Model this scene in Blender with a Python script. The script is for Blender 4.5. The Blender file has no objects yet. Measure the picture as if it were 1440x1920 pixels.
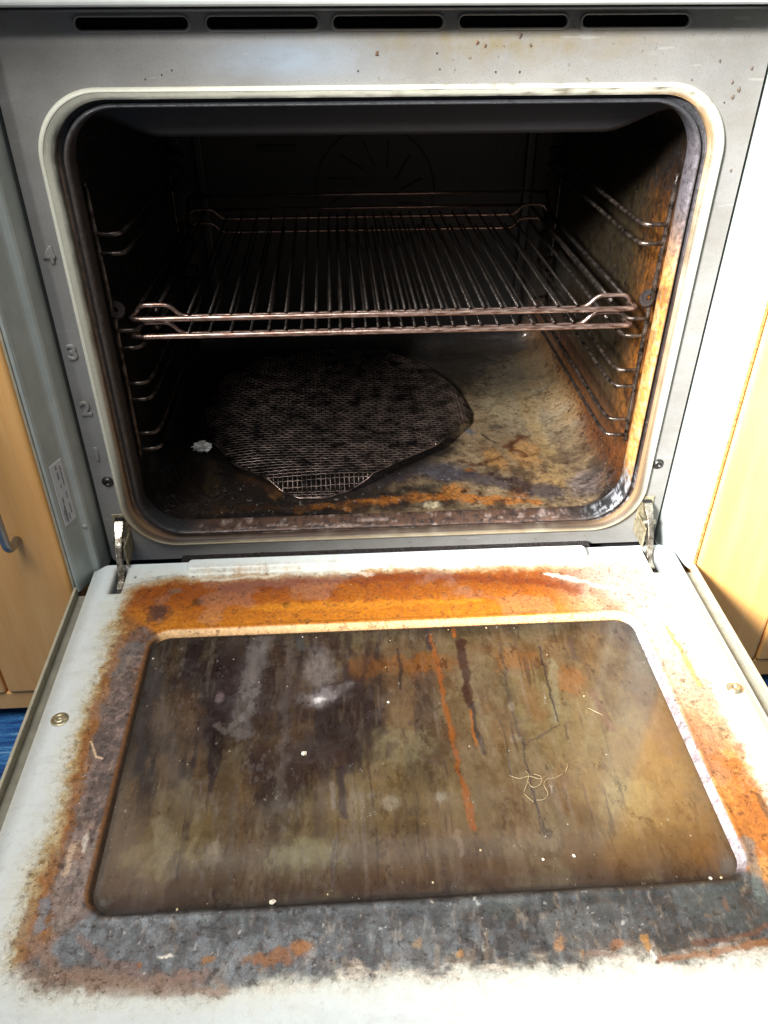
import bpy, bmesh, math, random
import numpy as np
from mathutils import Vector, Matrix

scene = bpy.context.scene
COL = scene.collection
rnd = random.Random(7)

# ------------------------------------------------------------------ camera
cam_data = bpy.data.cameras.new('camera')
cam = bpy.data.objects.new('camera', cam_data)
COL.objects.link(cam)
cam.location = (-0.042, -0.653, 0.5011)
cam.rotation_euler = (math.pi / 2 - 0.6184, 0.0, -0.0594)
cam_data.sensor_fit = 'HORIZONTAL'
cam_data.sensor_width = 36.0
cam_data.lens = 36.0 * 1523.0 / 1440.0
cam_data.clip_start = 0.01
cam_data.clip_end = 50.0
scene.camera = cam

# ------------------------------------------------------------------ world: dim even room light
world = bpy.data.worlds.new('World')
scene.world = world
world.use_nodes = True
bg = world.node_tree.nodes['Background']
bg.inputs[0].default_value = (0.97, 0.99, 1.0, 1)
bg.inputs[1].default_value = 0.12

# ------------------------------------------------------------------ lamps
LDIR = Vector((0.626, 0.60, -0.498)).normalized()      # direction the window light travels


def spot(name, target, dist, energy, size_deg, blend, radius, color):
    l = bpy.data.lights.new(name, 'SPOT')
    l.energy = energy
    l.spot_size = math.radians(size_deg)
    l.spot_blend = blend
    l.shadow_soft_size = radius
    l.color = color
    o = bpy.data.objects.new(name, l)
    COL.objects.link(o)
    o.location = Vector(target) - LDIR * dist
    o.rotation_euler = LDIR.to_track_quat('-Z', 'Y').to_euler()
    return o


spot('sunbeam_lamp', (0.40, 0.03, 0.10), 2.3, 1350, 23.0, 0.9, 0.20, (1.0, 0.985, 0.96))


def area(name, loc, target, size, energy, color):
    l = bpy.data.lights.new(name, 'AREA')
    l.shape = 'DISK'
    l.size = size
    l.energy = energy
    l.color = color
    o = bpy.data.objects.new(name, l)
    COL.objects.link(o)
    o.location = loc
    o.rotation_euler = (Vector(target) - Vector(loc)).to_track_quat('-Z', 'Y').to_euler()
    return o


area('overhead_fill_lamp', (-0.40, -0.62, 1.45), (0.0, -0.32, 0.0), 0.8, 21, (1.0, 0.995, 0.98))  # added soft fill from above, no such source in view

vs = scene.view_settings
vs.view_transform = 'Standard'
vs.look = 'None'
vs.exposure = 0.0
vs.gamma = 1.0
vs.use_curve_mapping = False


# ================================================================== helpers
def lin(c):
    c = np.asarray(c, float) / 255.0
    return np.where(c <= 0.04045, c / 12.92, ((c + 0.055) / 1.055) ** 2.4)


def lin4(c):
    v = lin(c)
    return (float(v[0]), float(v[1]), float(v[2]), 1.0)


def link(o, parent=None):
    COL.objects.link(o)
    if parent is not None:
        o.parent = parent
    return o


def empty(name, loc=(0, 0, 0)):
    o = bpy.data.objects.new(name, None)
    o.empty_display_size = 0.02
    o.location = loc
    return link(o)


def tag(o, label, cat, group=None):
    o['label'] = label
    o['category'] = cat
    if group:
        o['group'] = group
    return o


def mesh_obj(name, verts, faces, mat, parent=None, smooth=True):
    me = bpy.data.meshes.new(name)
    me.from_pydata([tuple(map(float, v)) for v in verts], [], faces)
    me.update()
    if smooth:
        me.polygons.foreach_set('use_smooth', [True] * len(me.polygons))
    if mat:
        me.materials.append(mat)
    return link(bpy.data.objects.new(name, me), parent)


def bm_obj(name, bm, mat, parent=None, smooth=False):
    me = bpy.data.meshes.new(name)
    bm.normal_update()
    bm.to_mesh(me)
    bm.free()
    if smooth:
        me.polygons.foreach_set('use_smooth', [True] * len(me.polygons))
    me.materials.append(mat)
    return link(bpy.data.objects.new(name, me), parent)


def box(name, lo, hi, mat, parent=None, bev=0.0, seg=2):
    bm = bmesh.new()
    bmesh.ops.create_cube(bm, size=1.0)
    lo = Vector(lo); hi = Vector(hi)
    for v in bm.verts:
        v.co = Vector(((v.co.x + .5) * (hi.x - lo.x) + lo.x, (v.co.y + .5) * (hi.y - lo.y) + lo.y, (v.co.z + .5) * (hi.z - lo.z) + lo.z))
    if bev > 0:
        bmesh.ops.bevel(bm, geom=list(bm.edges), offset=bev, segments=seg, profile=0.5, affect='EDGES')
    return bm_obj(name, bm, mat, parent, smooth=False)


def tube_data(pts, r, n=8, closed=False):
    P = [Vector(p) for p in pts]
    m = len(P)
    rr = r if hasattr(r, '__len__') else [r] * m
    verts, faces = [], []
    prev = None
    for i in range(m):
        a = P[(i - 1) % m] if (closed or i > 0) else P[i]
        b = P[(i + 1) % m] if (closed or i < m - 1) else P[i]
        t = (b - a).normalized()
        if prev is None:
            u = t.orthogonal().normalized()
        else:
            u = (prev - t * prev.dot(t)).normalized()
        prev = u
        w = t.cross(u)
        for k in range(n):
            an = 2 * math.pi * k / n
            verts.append(P[i] + (u * math.cos(an) + w * math.sin(an)) * rr[i])
    rng = m if closed else m - 1
    for i in range(rng):
        j = (i + 1) % m
        for k in range(n):
            l = (k + 1) % n
            faces.append((i * n + k, i * n + l, j * n + l, j * n + k))
    if not closed:
        faces.append(tuple(range(n - 1, -1, -1)))
        faces.append(tuple((m - 1) * n + k for k in range(n)))
    return verts, faces


def tube(name, pts, r, mat, parent=None, n=8, closed=False):
    v, f = tube_data(pts, r, n, closed)
    return mesh_obj(name, v, f, mat, parent)


def rounded(pts, rad, seg=4):
    """round the inner corners of a polyline"""
    P = [Vector(p) for p in pts]
    out = [P[0]]
    for i in range(1, len(P) - 1):
        a = (P[i - 1] - P[i]); b = (P[i + 1] - P[i])
        d = min(rad, a.length * .45, b.length * .45)
        A = P[i] + a.normalized() * d
        B = P[i] + b.normalized() * d
        for k in range(seg + 1):
            t = k / seg
            out.append(A * (1 - t) ** 2 + P[i] * 2 * t * (1 - t) + B * t * t)
    out.append(P[-1])
    return out


# ------------------------------------------------------------------ numpy noise used to lay out stains
def _hash(ix, iy, seed):
    h = (ix.astype(np.int64) * 374761393 + iy.astype(np.int64) * 668265263 + seed * 974634777) & 0xFFFFFFFF
    h = ((h ^ (h >> 13)) * 1274126177) & 0xFFFFFFFF
    return ((h ^ (h >> 16)) & 0xFFFF) / 65535.0


def vnoise(x, y, seed):
    ix = np.floor(x); iy = np.floor(y)
    fx = x - ix; fy = y - iy
    fx = fx * fx * (3 - 2 * fx); fy = fy * fy * (3 - 2 * fy)
    a = _hash(ix, iy, seed); b = _hash(ix + 1, iy, seed)
    c = _hash(ix, iy + 1, seed); d = _hash(ix + 1, iy + 1, seed)
    return (a * (1 - fx) + b * fx) * (1 - fy) + (c * (1 - fx) + d * fx) * fy


def fbm(x, y, size, seed=0, octv=4):
    """0..1, feature size in metres"""
    s = np.zeros_like(x); amp = 1.0; tot = 0.0; f = 1.0 / size
    for o in range(octv):
        s += amp * vnoise(x * f + 31.7 * o, y * f + 17.3 * o, seed + o * 13)
        tot += amp; amp *= 0.62; f *= 2.03
    v = s / tot
    return np.clip((v - 0.5) * 1.45 + 0.5, 0, 1)


def sstep(a, b, x):
    t = np.clip((x - a) / (b - a), 0, 1)
    return t * t * (3 - 2 * t)


def rrect(x, y, cx, cy, hx, hy, r):
    qx = np.abs(x - cx) - hx + r; qy = np.abs(y - cy) - hy + r
    return np.hypot(np.maximum(qx, 0), np.maximum(qy, 0)) + np.minimum(np.maximum(qx, qy), 0) - r


def mix(c, m, col):
    col = lin(col) if np.ndim(col) == 1 else col
    m = np.clip(m, 0, 1)[:, None]
    c *= (1 - m)
    c += m * col


def grit_noise(x, y, seed, ay=1.0):
    return .45 * fbm(x, y * ay, .0065, seed, 3) + .55 * fbm(x, y * ay, .0024, seed + 5, 3)


def ragged(m, g, k=.95, keep=.3):
    """turn a soft mask into broken, gritty coverage"""
    return keep * m + (1 - keep) * sstep(.28, .72, m + k * (g - .5) * (m > .002))


def apply_marks(c, x, y, marks, seed, ay=1.0, rk=1.0, rkeep=.25, tide=.3):
    n1 = fbm(x, y, 0.010, seed, 5) - .5
    n2 = fbm(x, y, 0.010, seed + 50, 5) - .5
    g = grit_noise(x, y, seed + 90, ay)
    for k in marks:
        if k[0] == 'B':
            cx, cy = k[1]
            mx, my = k[2] * 1.4 + .006, k[3] * 1.4 + .006
            I = np.nonzero((np.abs(x - cx) < mx) & (np.abs(y - cy) < my))[0]
        else:
            P = np.array(k[1]); w_ = k[2] * 2 + .006
            I = np.nonzero((x > P[:, 0].min() - w_) & (x < P[:, 0].max() + w_) & (y > P[:, 1].min() - w_) & (y < P[:, 1].max() + w_))[0]
        if len(I) == 0:
            continue
        xi, yi = x[I], y[I]
        if k[0] == 'B':
            _, (cx, cy), rx, ry, col, a, soft, jit = k
            xx = xi + n1[I] * jit * 3.2 - cx; yy = yi + n2[I] * jit * 3.2 - cy
            d = np.sqrt((xx / rx) ** 2 + (yy / ry) ** 2)
            soft = max(soft, .6)
            m = 1 - sstep(1 - soft, 1.0 + .2 * soft, d)
            m = ragged(m, g[I], rk, rkeep)
        else:
            _, pts, w, col, a, soft, jit = k
            xx = xi + n1[I] * jit * 2.4; yy = yi + n2[I] * jit * 2.4
            d = np.full_like(xi, 9.0)
            for (ax, ay_), (bx, by) in zip(pts[:-1], pts[1:]):
                vx, vy = bx - ax, by - ay_
                tt_ = np.clip(((xx - ax) * vx + (yy - ay_) * vy) / (vx * vx + vy * vy + 1e-12), 0, 1)
                d = np.minimum(d, np.hypot(xx - ax - tt_ * vx, yy - ay_ - tt_ * vy))
            ww = w * (.6 + .8 * fbm(xi, yi, max(.008, w * 4), seed + 7, 3))
            m = 1 - sstep(0, 1, (d - ww * (1 - soft)) / (ww * 1.25 * soft + 1e-6))
            m = ragged(m, g[I], rk * .8 if w > .002 else .35, rkeep + .1)
        ci = c[I]
        mix(ci, m * a, col)
        if tide:
            mix(ci, np.exp(-((m - .30) / .10) ** 2) * a * tide, np.asarray(col) * .55)
        c[I] = ci


def paint_attr(me, rgb, rough, name='paint', grit=None):
    ga = me.attributes.new('grit', 'FLOAT', 'POINT')
    ga.data.foreach_set('value', np.asarray(np.full(len(rgb), .5) if grit is None else grit, np.float32))
    a = me.color_attributes.new(name, 'FLOAT_COLOR', 'POINT')
    arr = np.empty((len(rgb), 4), np.float32)
    arr[:, :3] = rgb
    arr[:, 3] = np.clip(rough, 0.02, 1)
    a.data.foreach_set('color', arr.ravel())


def grid_mesh(name, X, Y, Z, mat, parent, keep=None, flip=False):
    """structured grid -> mesh, fast"""
    n, m = X.shape
    idx = np.arange(n * m).reshape(n, m)
    q = np.stack([idx[:-1, :-1], idx[1:, :-1], idx[1:, 1:], idx[:-1, 1:]], -1).reshape(-1, 4)
    if flip:
        q = q[:, ::-1]
    if keep is not None:
        q = q[keep.reshape(-1)[q].any(1)]
    used = np.unique(q)
    remap = np.full(n * m, -1, np.int64); remap[used] = np.arange(len(used))
    q = remap[q]
    co = np.stack([X.ravel(), Y.ravel(), Z.ravel()], 1)[used].astype(np.float32)
    me = bpy.data.meshes.new(name)
    me.vertices.add(len(co)); me.vertices.foreach_set('co', co.ravel())
    me.loops.add(q.size); me.loops.foreach_set('vertex_index', q.ravel().astype(np.int32))
    me.polygons.add(len(q))
    me.polygons.foreach_set('loop_start', np.arange(0, q.size, 4, dtype=np.int32))
    me.update(calc_edges=True)
    me.polygons.foreach_set('use_smooth', np.ones(len(q), bool))
    me.materials.append(mat)
    o = link(bpy.data.objects.new(name, me), parent)
    return o, used, co


# ------------------------------------------------------------------ materials (node based)
def nmat(name):
    m = bpy.data.materials.new(name)
    m.use_nodes = True
    return m, m.node_tree, m.node_tree.nodes['Principled BSDF']


def N(nt, t, **kw):
    n = nt.nodes.new(t)
    for k, v in kw.items():
        setattr(n, k, v)
    return n


def noise(nt, scale, detail=4.0, rough=0.6, vec=None, coord='Object', stretch=None):
    tc = N(nt, 'ShaderNodeTexCoord')
    src = tc.outputs[coord]
    if stretch:
        mp = N(nt, 'ShaderNodeMapping')
        mp.inputs['Scale'].default_value = stretch
        nt.links.new(src, mp.inputs['Vector'])
        src = mp.outputs[0]
    nz = N(nt, 'ShaderNodeTexNoise')
    nz.inputs['Scale'].default_value = scale
    nz.inputs['Detail'].default_value = detail
    nz.inputs['Roughness'].default_value = rough
    nt.links.new(src, nz.inputs['Vector'])
    return nz.outputs['Fac']


def ramp(nt, fac, stops):
    r = N(nt, 'ShaderNodeValToRGB')
    e = r.color_ramp.elements
    while len(e) < len(stops):
        e.new(0.5)
    for el, (p, c) in zip(e, stops):
        el.position = p
        el.color = c
    nt.links.new(fac, r.inputs[0])
    return r.outputs[0]


def mixc(nt, fac, a, b, mode='MIX'):
    m = N(nt, 'ShaderNodeMix', data_type='RGBA', blend_type=mode)
    for s, v in ((m.inputs[0], fac), (m.inputs[6], a), (m.inputs[7], b)):
        if hasattr(v, 'is_linked'):
            nt.links.new(v, s)
        else:
            s.default_value = v
    return m.outputs[2]


def bump(nt, bsdf, h, strength, dist):
    b = N(nt, 'ShaderNodeBump')
    b.inputs['Strength'].default_value = strength
    b.inputs['Distance'].default_value = dist
    nt.links.new(h, b.inputs['Height'])
    nt.links.new(b.outputs[0], bsdf.inputs['Normal'])


def simple(name, c, rough=0.5, metal=0.0, var=0.15, scale=60, bmp=0.0, bdist=0.001, c2=None, stretch=None, spec=0.5, coat=0.0, lo=0.35, hi=0.7):
    m, nt, b = nmat(name)
    c4 = lin4(c)
    d4 = lin4(c2) if c2 else tuple(max(0, v * (1 - var * 2)) for v in c4[:3]) + (1,)
    f = noise(nt, scale, 6, .62, stretch=stretch)
    nt.links.new(ramp(nt, f, [(lo, d4), (hi, c4)]), b.inputs['Base Color'])
    b.inputs['Roughness'].default_value = rough
    b.inputs['Metallic'].default_value = metal
    b.inputs['Specular IOR Level'].default_value = spec
    b.inputs['Coat Weight'].default_value = coat
    if bmp:
        bump(nt, b, noise(nt, scale * 6, 5), bmp, bdist)
    return m


def painted(name, grain=900, gamt=0.35, bmp=0.25, bdist=0.0004, coat=0.0, spec=0.5, specks=None, stretch=None, crust=None):
    m, nt, b = nmat(name)
    at = N(nt, 'ShaderNodeAttribute', attribute_name='paint')
    f = noise(nt, grain, 5, .7, stretch=stretch)
    lo = 1 - gamt
    hi = 1 + gamt * .8
    g = ramp(nt, f, [(0.3, (lo, lo, lo, 1)), (0.72, (hi, hi, hi, 1))])
    f2 = noise(nt, grain * .32, 6, .75, stretch=stretch)
    g2 = ramp(nt, f2, [(0.32, (lo, lo * .97, lo * .94, 1)), (0.70, (hi, hi, hi, 1))])
    gr = N(nt, 'ShaderNodeAttribute', attribute_name='grit')
    col = mixc(nt, gr.outputs['Fac'], at.outputs['Color'], g, 'MULTIPLY')
    col = mixc(nt, gr.outputs['Fac'], col, g2, 'MULTIPLY')
    hsum = None
    for (sc, lo_, hi_, ccol, amt, bh) in (crust or []):
        cm = ramp(nt, noise(nt, sc, 9, .72, stretch=stretch), [(lo_, (0, 0, 0, 1)), (hi_, (1, 1, 1, 1))])
        cm2 = N(nt, 'ShaderNodeMath', operation='MULTIPLY'); nt.links.new(cm, cm2.inputs[0]); nt.links.new(gr.outputs['Fac'], cm2.inputs[1])
        cm3 = N(nt, 'ShaderNodeMath', operation='MULTIPLY'); nt.links.new(cm2.outputs[0], cm3.inputs[0]); cm3.inputs[1].default_value = amt
        over = mixc(nt, 1.0, col, ccol + (1,), 'MULTIPLY') if max(ccol) <= 1.0 else mixc(nt, .55, col, tuple(v - 1 for v in ccol) + (1,))
        col = mixc(nt, cm3.outputs[0], col, over)
        hm_ = N(nt, 'ShaderNodeMath', operation='MULTIPLY'); nt.links.new(cm2.outputs[0], hm_.inputs[0]); hm_.inputs[1].default_value = bh
        if hsum is None:
            hsum = hm_.outputs[0]
        else:
            ad = N(nt, 'ShaderNodeMath', operation='ADD'); nt.links.new(hsum, ad.inputs[0]); nt.links.new(hm_.outputs[0], ad.inputs[1]); hsum = ad.outputs[0]
    for (sc, rad, thr, scol, amt) in (specks or []):
        tc = N(nt, 'ShaderNodeTexCoord')
        vo = N(nt, 'ShaderNodeTexVoronoi')
        vo.inputs['Scale'].default_value = sc
        nt.links.new(tc.outputs['Object'], vo.inputs['Vector'])
        d1 = N(nt, 'ShaderNodeMath', operation='LESS_THAN'); nt.links.new(vo.outputs['Distance'], d1.inputs[0]); d1.inputs[1].default_value = rad
        sp = N(nt, 'ShaderNodeSeparateColor'); nt.links.new(vo.outputs['Color'], sp.inputs[0])
        d2 = N(nt, 'ShaderNodeMath', operation='GREATER_THAN'); nt.links.new(sp.outputs[0], d2.inputs[0]); d2.inputs[1].default_value = thr
        d3 = N(nt, 'ShaderNodeMath', operation='MULTIPLY'); nt.links.new(d1.outputs[0], d3.inputs[0]); nt.links.new(d2.outputs[0], d3.inputs[1])
        d4 = N(nt, 'ShaderNodeMath', operation='MULTIPLY'); nt.links.new(d3.outputs[0], d4.inputs[0]); d4.inputs[1].default_value = amt
        col = mixc(nt, d4.outputs[0], col, lin4(scol))
    nt.links.new(col, b.inputs['Base Color'])
    rm = N(nt, 'ShaderNodeMath', operation='MULTIPLY_ADD')
    nt.links.new(noise(nt, grain * .3, 4), rm.inputs[0])
    rm.inputs[1].default_value = 0.35
    sub = N(nt, 'ShaderNodeMath', operation='SUBTRACT')
    nt.links.new(at.outputs['Alpha'], sub.inputs[0]); sub.inputs[1].default_value = 0.17
    nt.links.new(sub.outputs[0], rm.inputs[2])
    nt.links.new(rm.outputs[0], b.inputs['Roughness'])
    b.inputs['Coat Weight'].default_value = coat
    b.inputs['Coat Roughness'].default_value = 0.09
    b.inputs['Specular IOR Level'].default_value = spec
    hm = N(nt, 'ShaderNodeMath', operation='MULTIPLY')
    nt.links.new(noise(nt, grain * .55, 6, .7, stretch=stretch), hm.inputs[0])
    nt.links.new(gr.outputs['Fac'], hm.inputs[1])
    hout = hm.outputs[0]
    if hsum is not None:
        ad = N(nt, 'ShaderNodeMath', operation='ADD'); nt.links.new(hout, ad.inputs[0]); nt.links.new(hsum, ad.inputs[1]); hout = ad.outputs[0]
    bump(nt, b, hout, bmp, bdist)
    return m


M_DOOR = painted('burnt_enamel', 900, .34, .5, .0010, crust=[(120, .58, .605, (.42, .36, .30), .75, .6), (210, .60, .62, (.30, .25, .22), .8, .5), (170, .655, .67, (1.80, 1.76, 1.70), .8, -.5)])
M_GLASS = painted('grimy_glass', 620, .18, .22, .0003, coat=1.0, spec=.4, stretch=(1.0, .45, 1.0), crust=[(46, .57, .60, (.60, .52, .46), .8, .5), (110, .60, .63, (.45, .38, .34), .9, .4), (140, .66, .68, (1.50, 1.47, 1.43), .7, .3)], specks=[(170, .09, .965, (205, 196, 176), .8), (330, .13, .97, (150, 144, 130), .6), (240, .14, .95, (30, 24, 20), .7)])
M_CAVITY = painted('soot_and_shade_enamel', 620, .45, .6, .0014, coat=.15, crust=[(70, .55, .58, (.40, .32, .27), .9, .6), (190, .60, .62, (.25, .2, .18), .9, .5), (160, .66, .675, (1.62, 1.58, 1.52), .7, .3)], specks=[(260, .13, .95, (180, 172, 160), .6)])
M_FLANGE = painted('flange_enamel', 700, .40, .7, .0016, coat=.12, crust=[(150, .54, .57, (.30, .26, .24), .95, .8), (260, .62, .64, (1.60, 1.56, 1.54), .6, .4)])
M_SEAL = painted('seal_rubber', 900, .16, .15, .0004, spec=.3)

M_ENAMELEDGE = simple('door_edge_cream', (176, 170, 148), .45, 0, .12, 90, .1)
M_OUTER = simple('door_outer_panel', (138, 134, 118), .5, 0, .15, 70, .1)
M_TRIM = simple('side_trim_paint', (166, 173, 170), .42, 0.0, .10, 45, .06, .0004, c2=(150, 158, 154))
M_CTRL = simple('control_panel_paint', (178, 181, 177), .45, 0, .1, 30, .05)
M_DARK = simple('dark_void', (9, 9, 9), .9, 0, .2)
M_GAPBACK = simple('dark_gap_backing', (18, 17, 16), .85, 0, .3, 60)
M_WIRE = simple('grimy_steel_wire', (78, 71, 66), .22, .75, .3, 220, .5, .0006, c2=(12, 10, 9), lo=.36, hi=.66)
M_BAR = simple('browned_steel_bar', (196, 172, 162), .25, .85, .3, 90, .35, .0005, c2=(92, 60, 42), stretch=(1, 8, 8))
M_RUN = simple('runner_wire', (108, 95, 86), .24, .75, .3, 140, .5, .0006, c2=(15, 12, 10), lo=.38, hi=.7)
M_MESHM = simple('mesh_mat_wire', (132, 114, 106), .28, .75, .3, 60, .3, .0004, c2=(20, 17, 17), lo=.38, hi=.68)
M_CHROME = simple('hinge_steel', (226, 220, 208), .24, .9, .15, 220, .3, c2=(120, 108, 88))
M_BRASS = simple('hinge_plate_zinc', (170, 162, 136), .42, .35, .2, 220, .3, c2=(104, 92, 66))
M_SCREW = simple('screw_dark', (96, 94, 92), .38, .9, .3, 300, .2, c2=(40, 38, 36))
M_SCREWL = simple('screw_bright', (205, 196, 168), .35, .7, .2, 300, .2, c2=(150, 138, 108))
M_LABEL = simple('label_paper', (196, 202, 206), .55, 0, .06, 300)
M_PRINT = simple('label_print', (84, 92, 104), .6, 0, .1, 300)
M_CRUMB = simple('crumb_pale', (232, 222, 202), .7, 0, .15, 900, .4)
M_GRIME = simple('baked_grime', (104, 90, 76), .6, 0, .3, 700, .5, c2=(66, 54, 44))
M_RUST = simple('baked_rust', (112, 82, 58), .7, 0, .3, 700, .5, c2=(74, 50, 34))
M_HAIR = simple('hair_strand', (196, 176, 136), .4, 0, .1, 300)
M_FOIL = simple('foil_crumple', (244, 244, 240), .25, .2, .1, 300, .3)
M_HANDLE = simple('handle_metal', (160, 162, 162), .35, .8, .1, 100)
M_PLINTH = simple('plinth_dark', (96, 66, 38), .6, 0, .2, 40)
M_CHAR = simple('char_and_gap_shade', (52, 40, 38), .45, 0, .4, 420, .9, .0025, c2=(14, 12, 12))
M_GAPRUST = simple('edge_veneer', (206, 160, 92), .6, 0, .2, 300, .4, c2=(120, 76, 30))


def panel_material():
    m, nt, b = nmat('panel_grey_paint')
    tc = N(nt, 'ShaderNodeTexCoord')
    sep = N(nt, 'ShaderNodeSeparateXYZ')
    nt.links.new(tc.outputs['Object'], sep.inputs[0])
    base = ramp(nt, noise(nt, 14, 5), [(.3, lin4((121, 120, 117))), (.7, lin4((138, 137, 134)))])
    grain = ramp(nt, noise(nt, 1400, 3), [(.35, (.84, .84, .84, 1)), (.7, (1.1, 1.1, 1.1, 1))])
    base = mixc(nt, 1.0, base, grain, 'MULTIPLY')
    # yellow-brown grease film along the top, thickest right of the middle

    def gauss(sock, c, w):
        s = N(nt, 'ShaderNodeMath', operation='SUBTRACT'); nt.links.new(sock, s.inputs[0]); s.inputs[1].default_value = c
        d = N(nt, 'ShaderNodeMath', operation='DIVIDE'); nt.links.new(s.outputs[0], d.inputs[0]); d.inputs[1].default_value = w
        q = N(nt, 'ShaderNodeMath', operation='MULTIPLY'); nt.links.new(d.outputs[0], q.inputs[0]); nt.links.new(d.outputs[0], q.inputs[1])
        e = N(nt, 'ShaderNodeMath', operation='MULTIPLY'); nt.links.new(q.outputs[0], e.inputs[0]); e.inputs[1].default_value = -1
        x = N(nt, 'ShaderNodeMath', operation='EXPONENT'); nt.links.new(e.outputs[0], x.inputs[0])
        return x.outputs[0]

    def mul(a, c):
        n = N(nt, 'ShaderNodeMath', operation='MULTIPLY')
        nt.links.new(a, n.inputs[0])
        if hasattr(c, 'is_linked'):
            nt.links.new(c, n.inputs[1])
        else:
            n.inputs[1].default_value = c
        return n.outputs[0]
    gx = gauss(sep.outputs['X'], 0.07, 0.13)
    gz = gauss(sep.outputs['Z'], 0.442, 0.016)
    nz = ramp(nt, noise(nt, 45, 6, .7), [(.38, (0, 0, 0, 1)), (.62, (1, 1, 1, 1))])
    f = mul(mul(mul(gx, gz), nz), .75)
    base = mixc(nt, f, base, lin4((120, 106, 70)))
    gx2 = gauss(sep.outputs['X'], -0.07, 0.05)
    gz2 = gauss(sep.outputs['Z'], 0.43, 0.012)
    base = mixc(nt, mul(mul(gx2, gz2), .5), base, lin4((150, 170, 190)))  # pale blue highlight painted into the colour, left of the middle
    smear = ramp(nt, noise(nt, 9, 7, .7, stretch=(1, 1, 2.5)), [(.46, (0, 0, 0, 1)), (.66, (1, 1, 1, 1))])
    base = mixc(nt, mul(smear, .42), base, lin4((108, 101, 90)))
    scr = ramp(nt, noise(nt, 120, 3, .6, stretch=(.15, 1, 1.6)), [(.66, (0, 0, 0, 1)), (.69, (1, 1, 1, 1))])
    base = mixc(nt, mul(scr, .22), base, lin4((176, 174, 168)))
    sp = ramp(nt, noise(nt, 260, 2, .5), [(.70, (0, 0, 0, 1)), (.73, (1, 1, 1, 1))])
    base = mixc(nt, mul(mul(sp, gauss(sep.outputs['X'], 0.09, 0.16)), .7), base, lin4((84, 70, 50)))
    nt.links.new(base, b.inputs['Base Color'])
    b.inputs['Roughness'].default_value = .42
    b.inputs['Metallic'].default_value = .15
    bump(nt, b, noise(nt, 900, 4), .08, .0004)
    return m


M_PANEL = panel_material()


def wood_material():
    m, nt, b = nmat('beech_veneer')
    f = noise(nt, 9, 6, .6, stretch=(6, 6, .5))
    f2 = noise(nt, 80, 4, .6, stretch=(5, 5, .35))
    c = ramp(nt, f, [(.3, lin4((230, 168, 94))), (.7, lin4((240, 186, 116)))])
    g = ramp(nt, f2, [(.3, (.95, .94, .92, 1)), (.7, (1.03, 1.03, 1.02, 1))])
    nt.links.new(mixc(nt, 1.0, c, g, 'MULTIPLY'), b.inputs['Base Color'])
    b.inputs['Roughness'].default_value = .38
    b.inputs['Coat Weight'].default_value = .15
    bump(nt, b, f2, .05, .0006)
    return m


M_WOOD = wood_material()


def rug_material():
    m, nt, b = nmat('blue_rug_weave')
    f = noise(nt, 16, 5, .6, stretch=(1.2, 9, 1))
    f2 = noise(nt, 420, 3, .6)
    c = ramp(nt, f, [(.33, lin4((12, 50, 110))), (.47, lin4((32, 92, 160))), (.58, lin4((64, 130, 190))), (.68, lin4((150, 190, 214)))])
    g = ramp(nt, f2, [(.3, (.7, .7, .7, 1)), (.7, (1.15, 1.15, 1.15, 1))])
    nt.links.new(mixc(nt, 1.0, c, g, 'MULTIPLY'), b.inputs['Base Color'])
    b.inputs['Roughness'].default_value = .9
    bump(nt, b, f2, .6, .003)
    return m


M_RUG = rug_material()
M_FLOOR = simple('floor_vinyl', (96, 78, 60), .6, 0, .2, 20)


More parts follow.
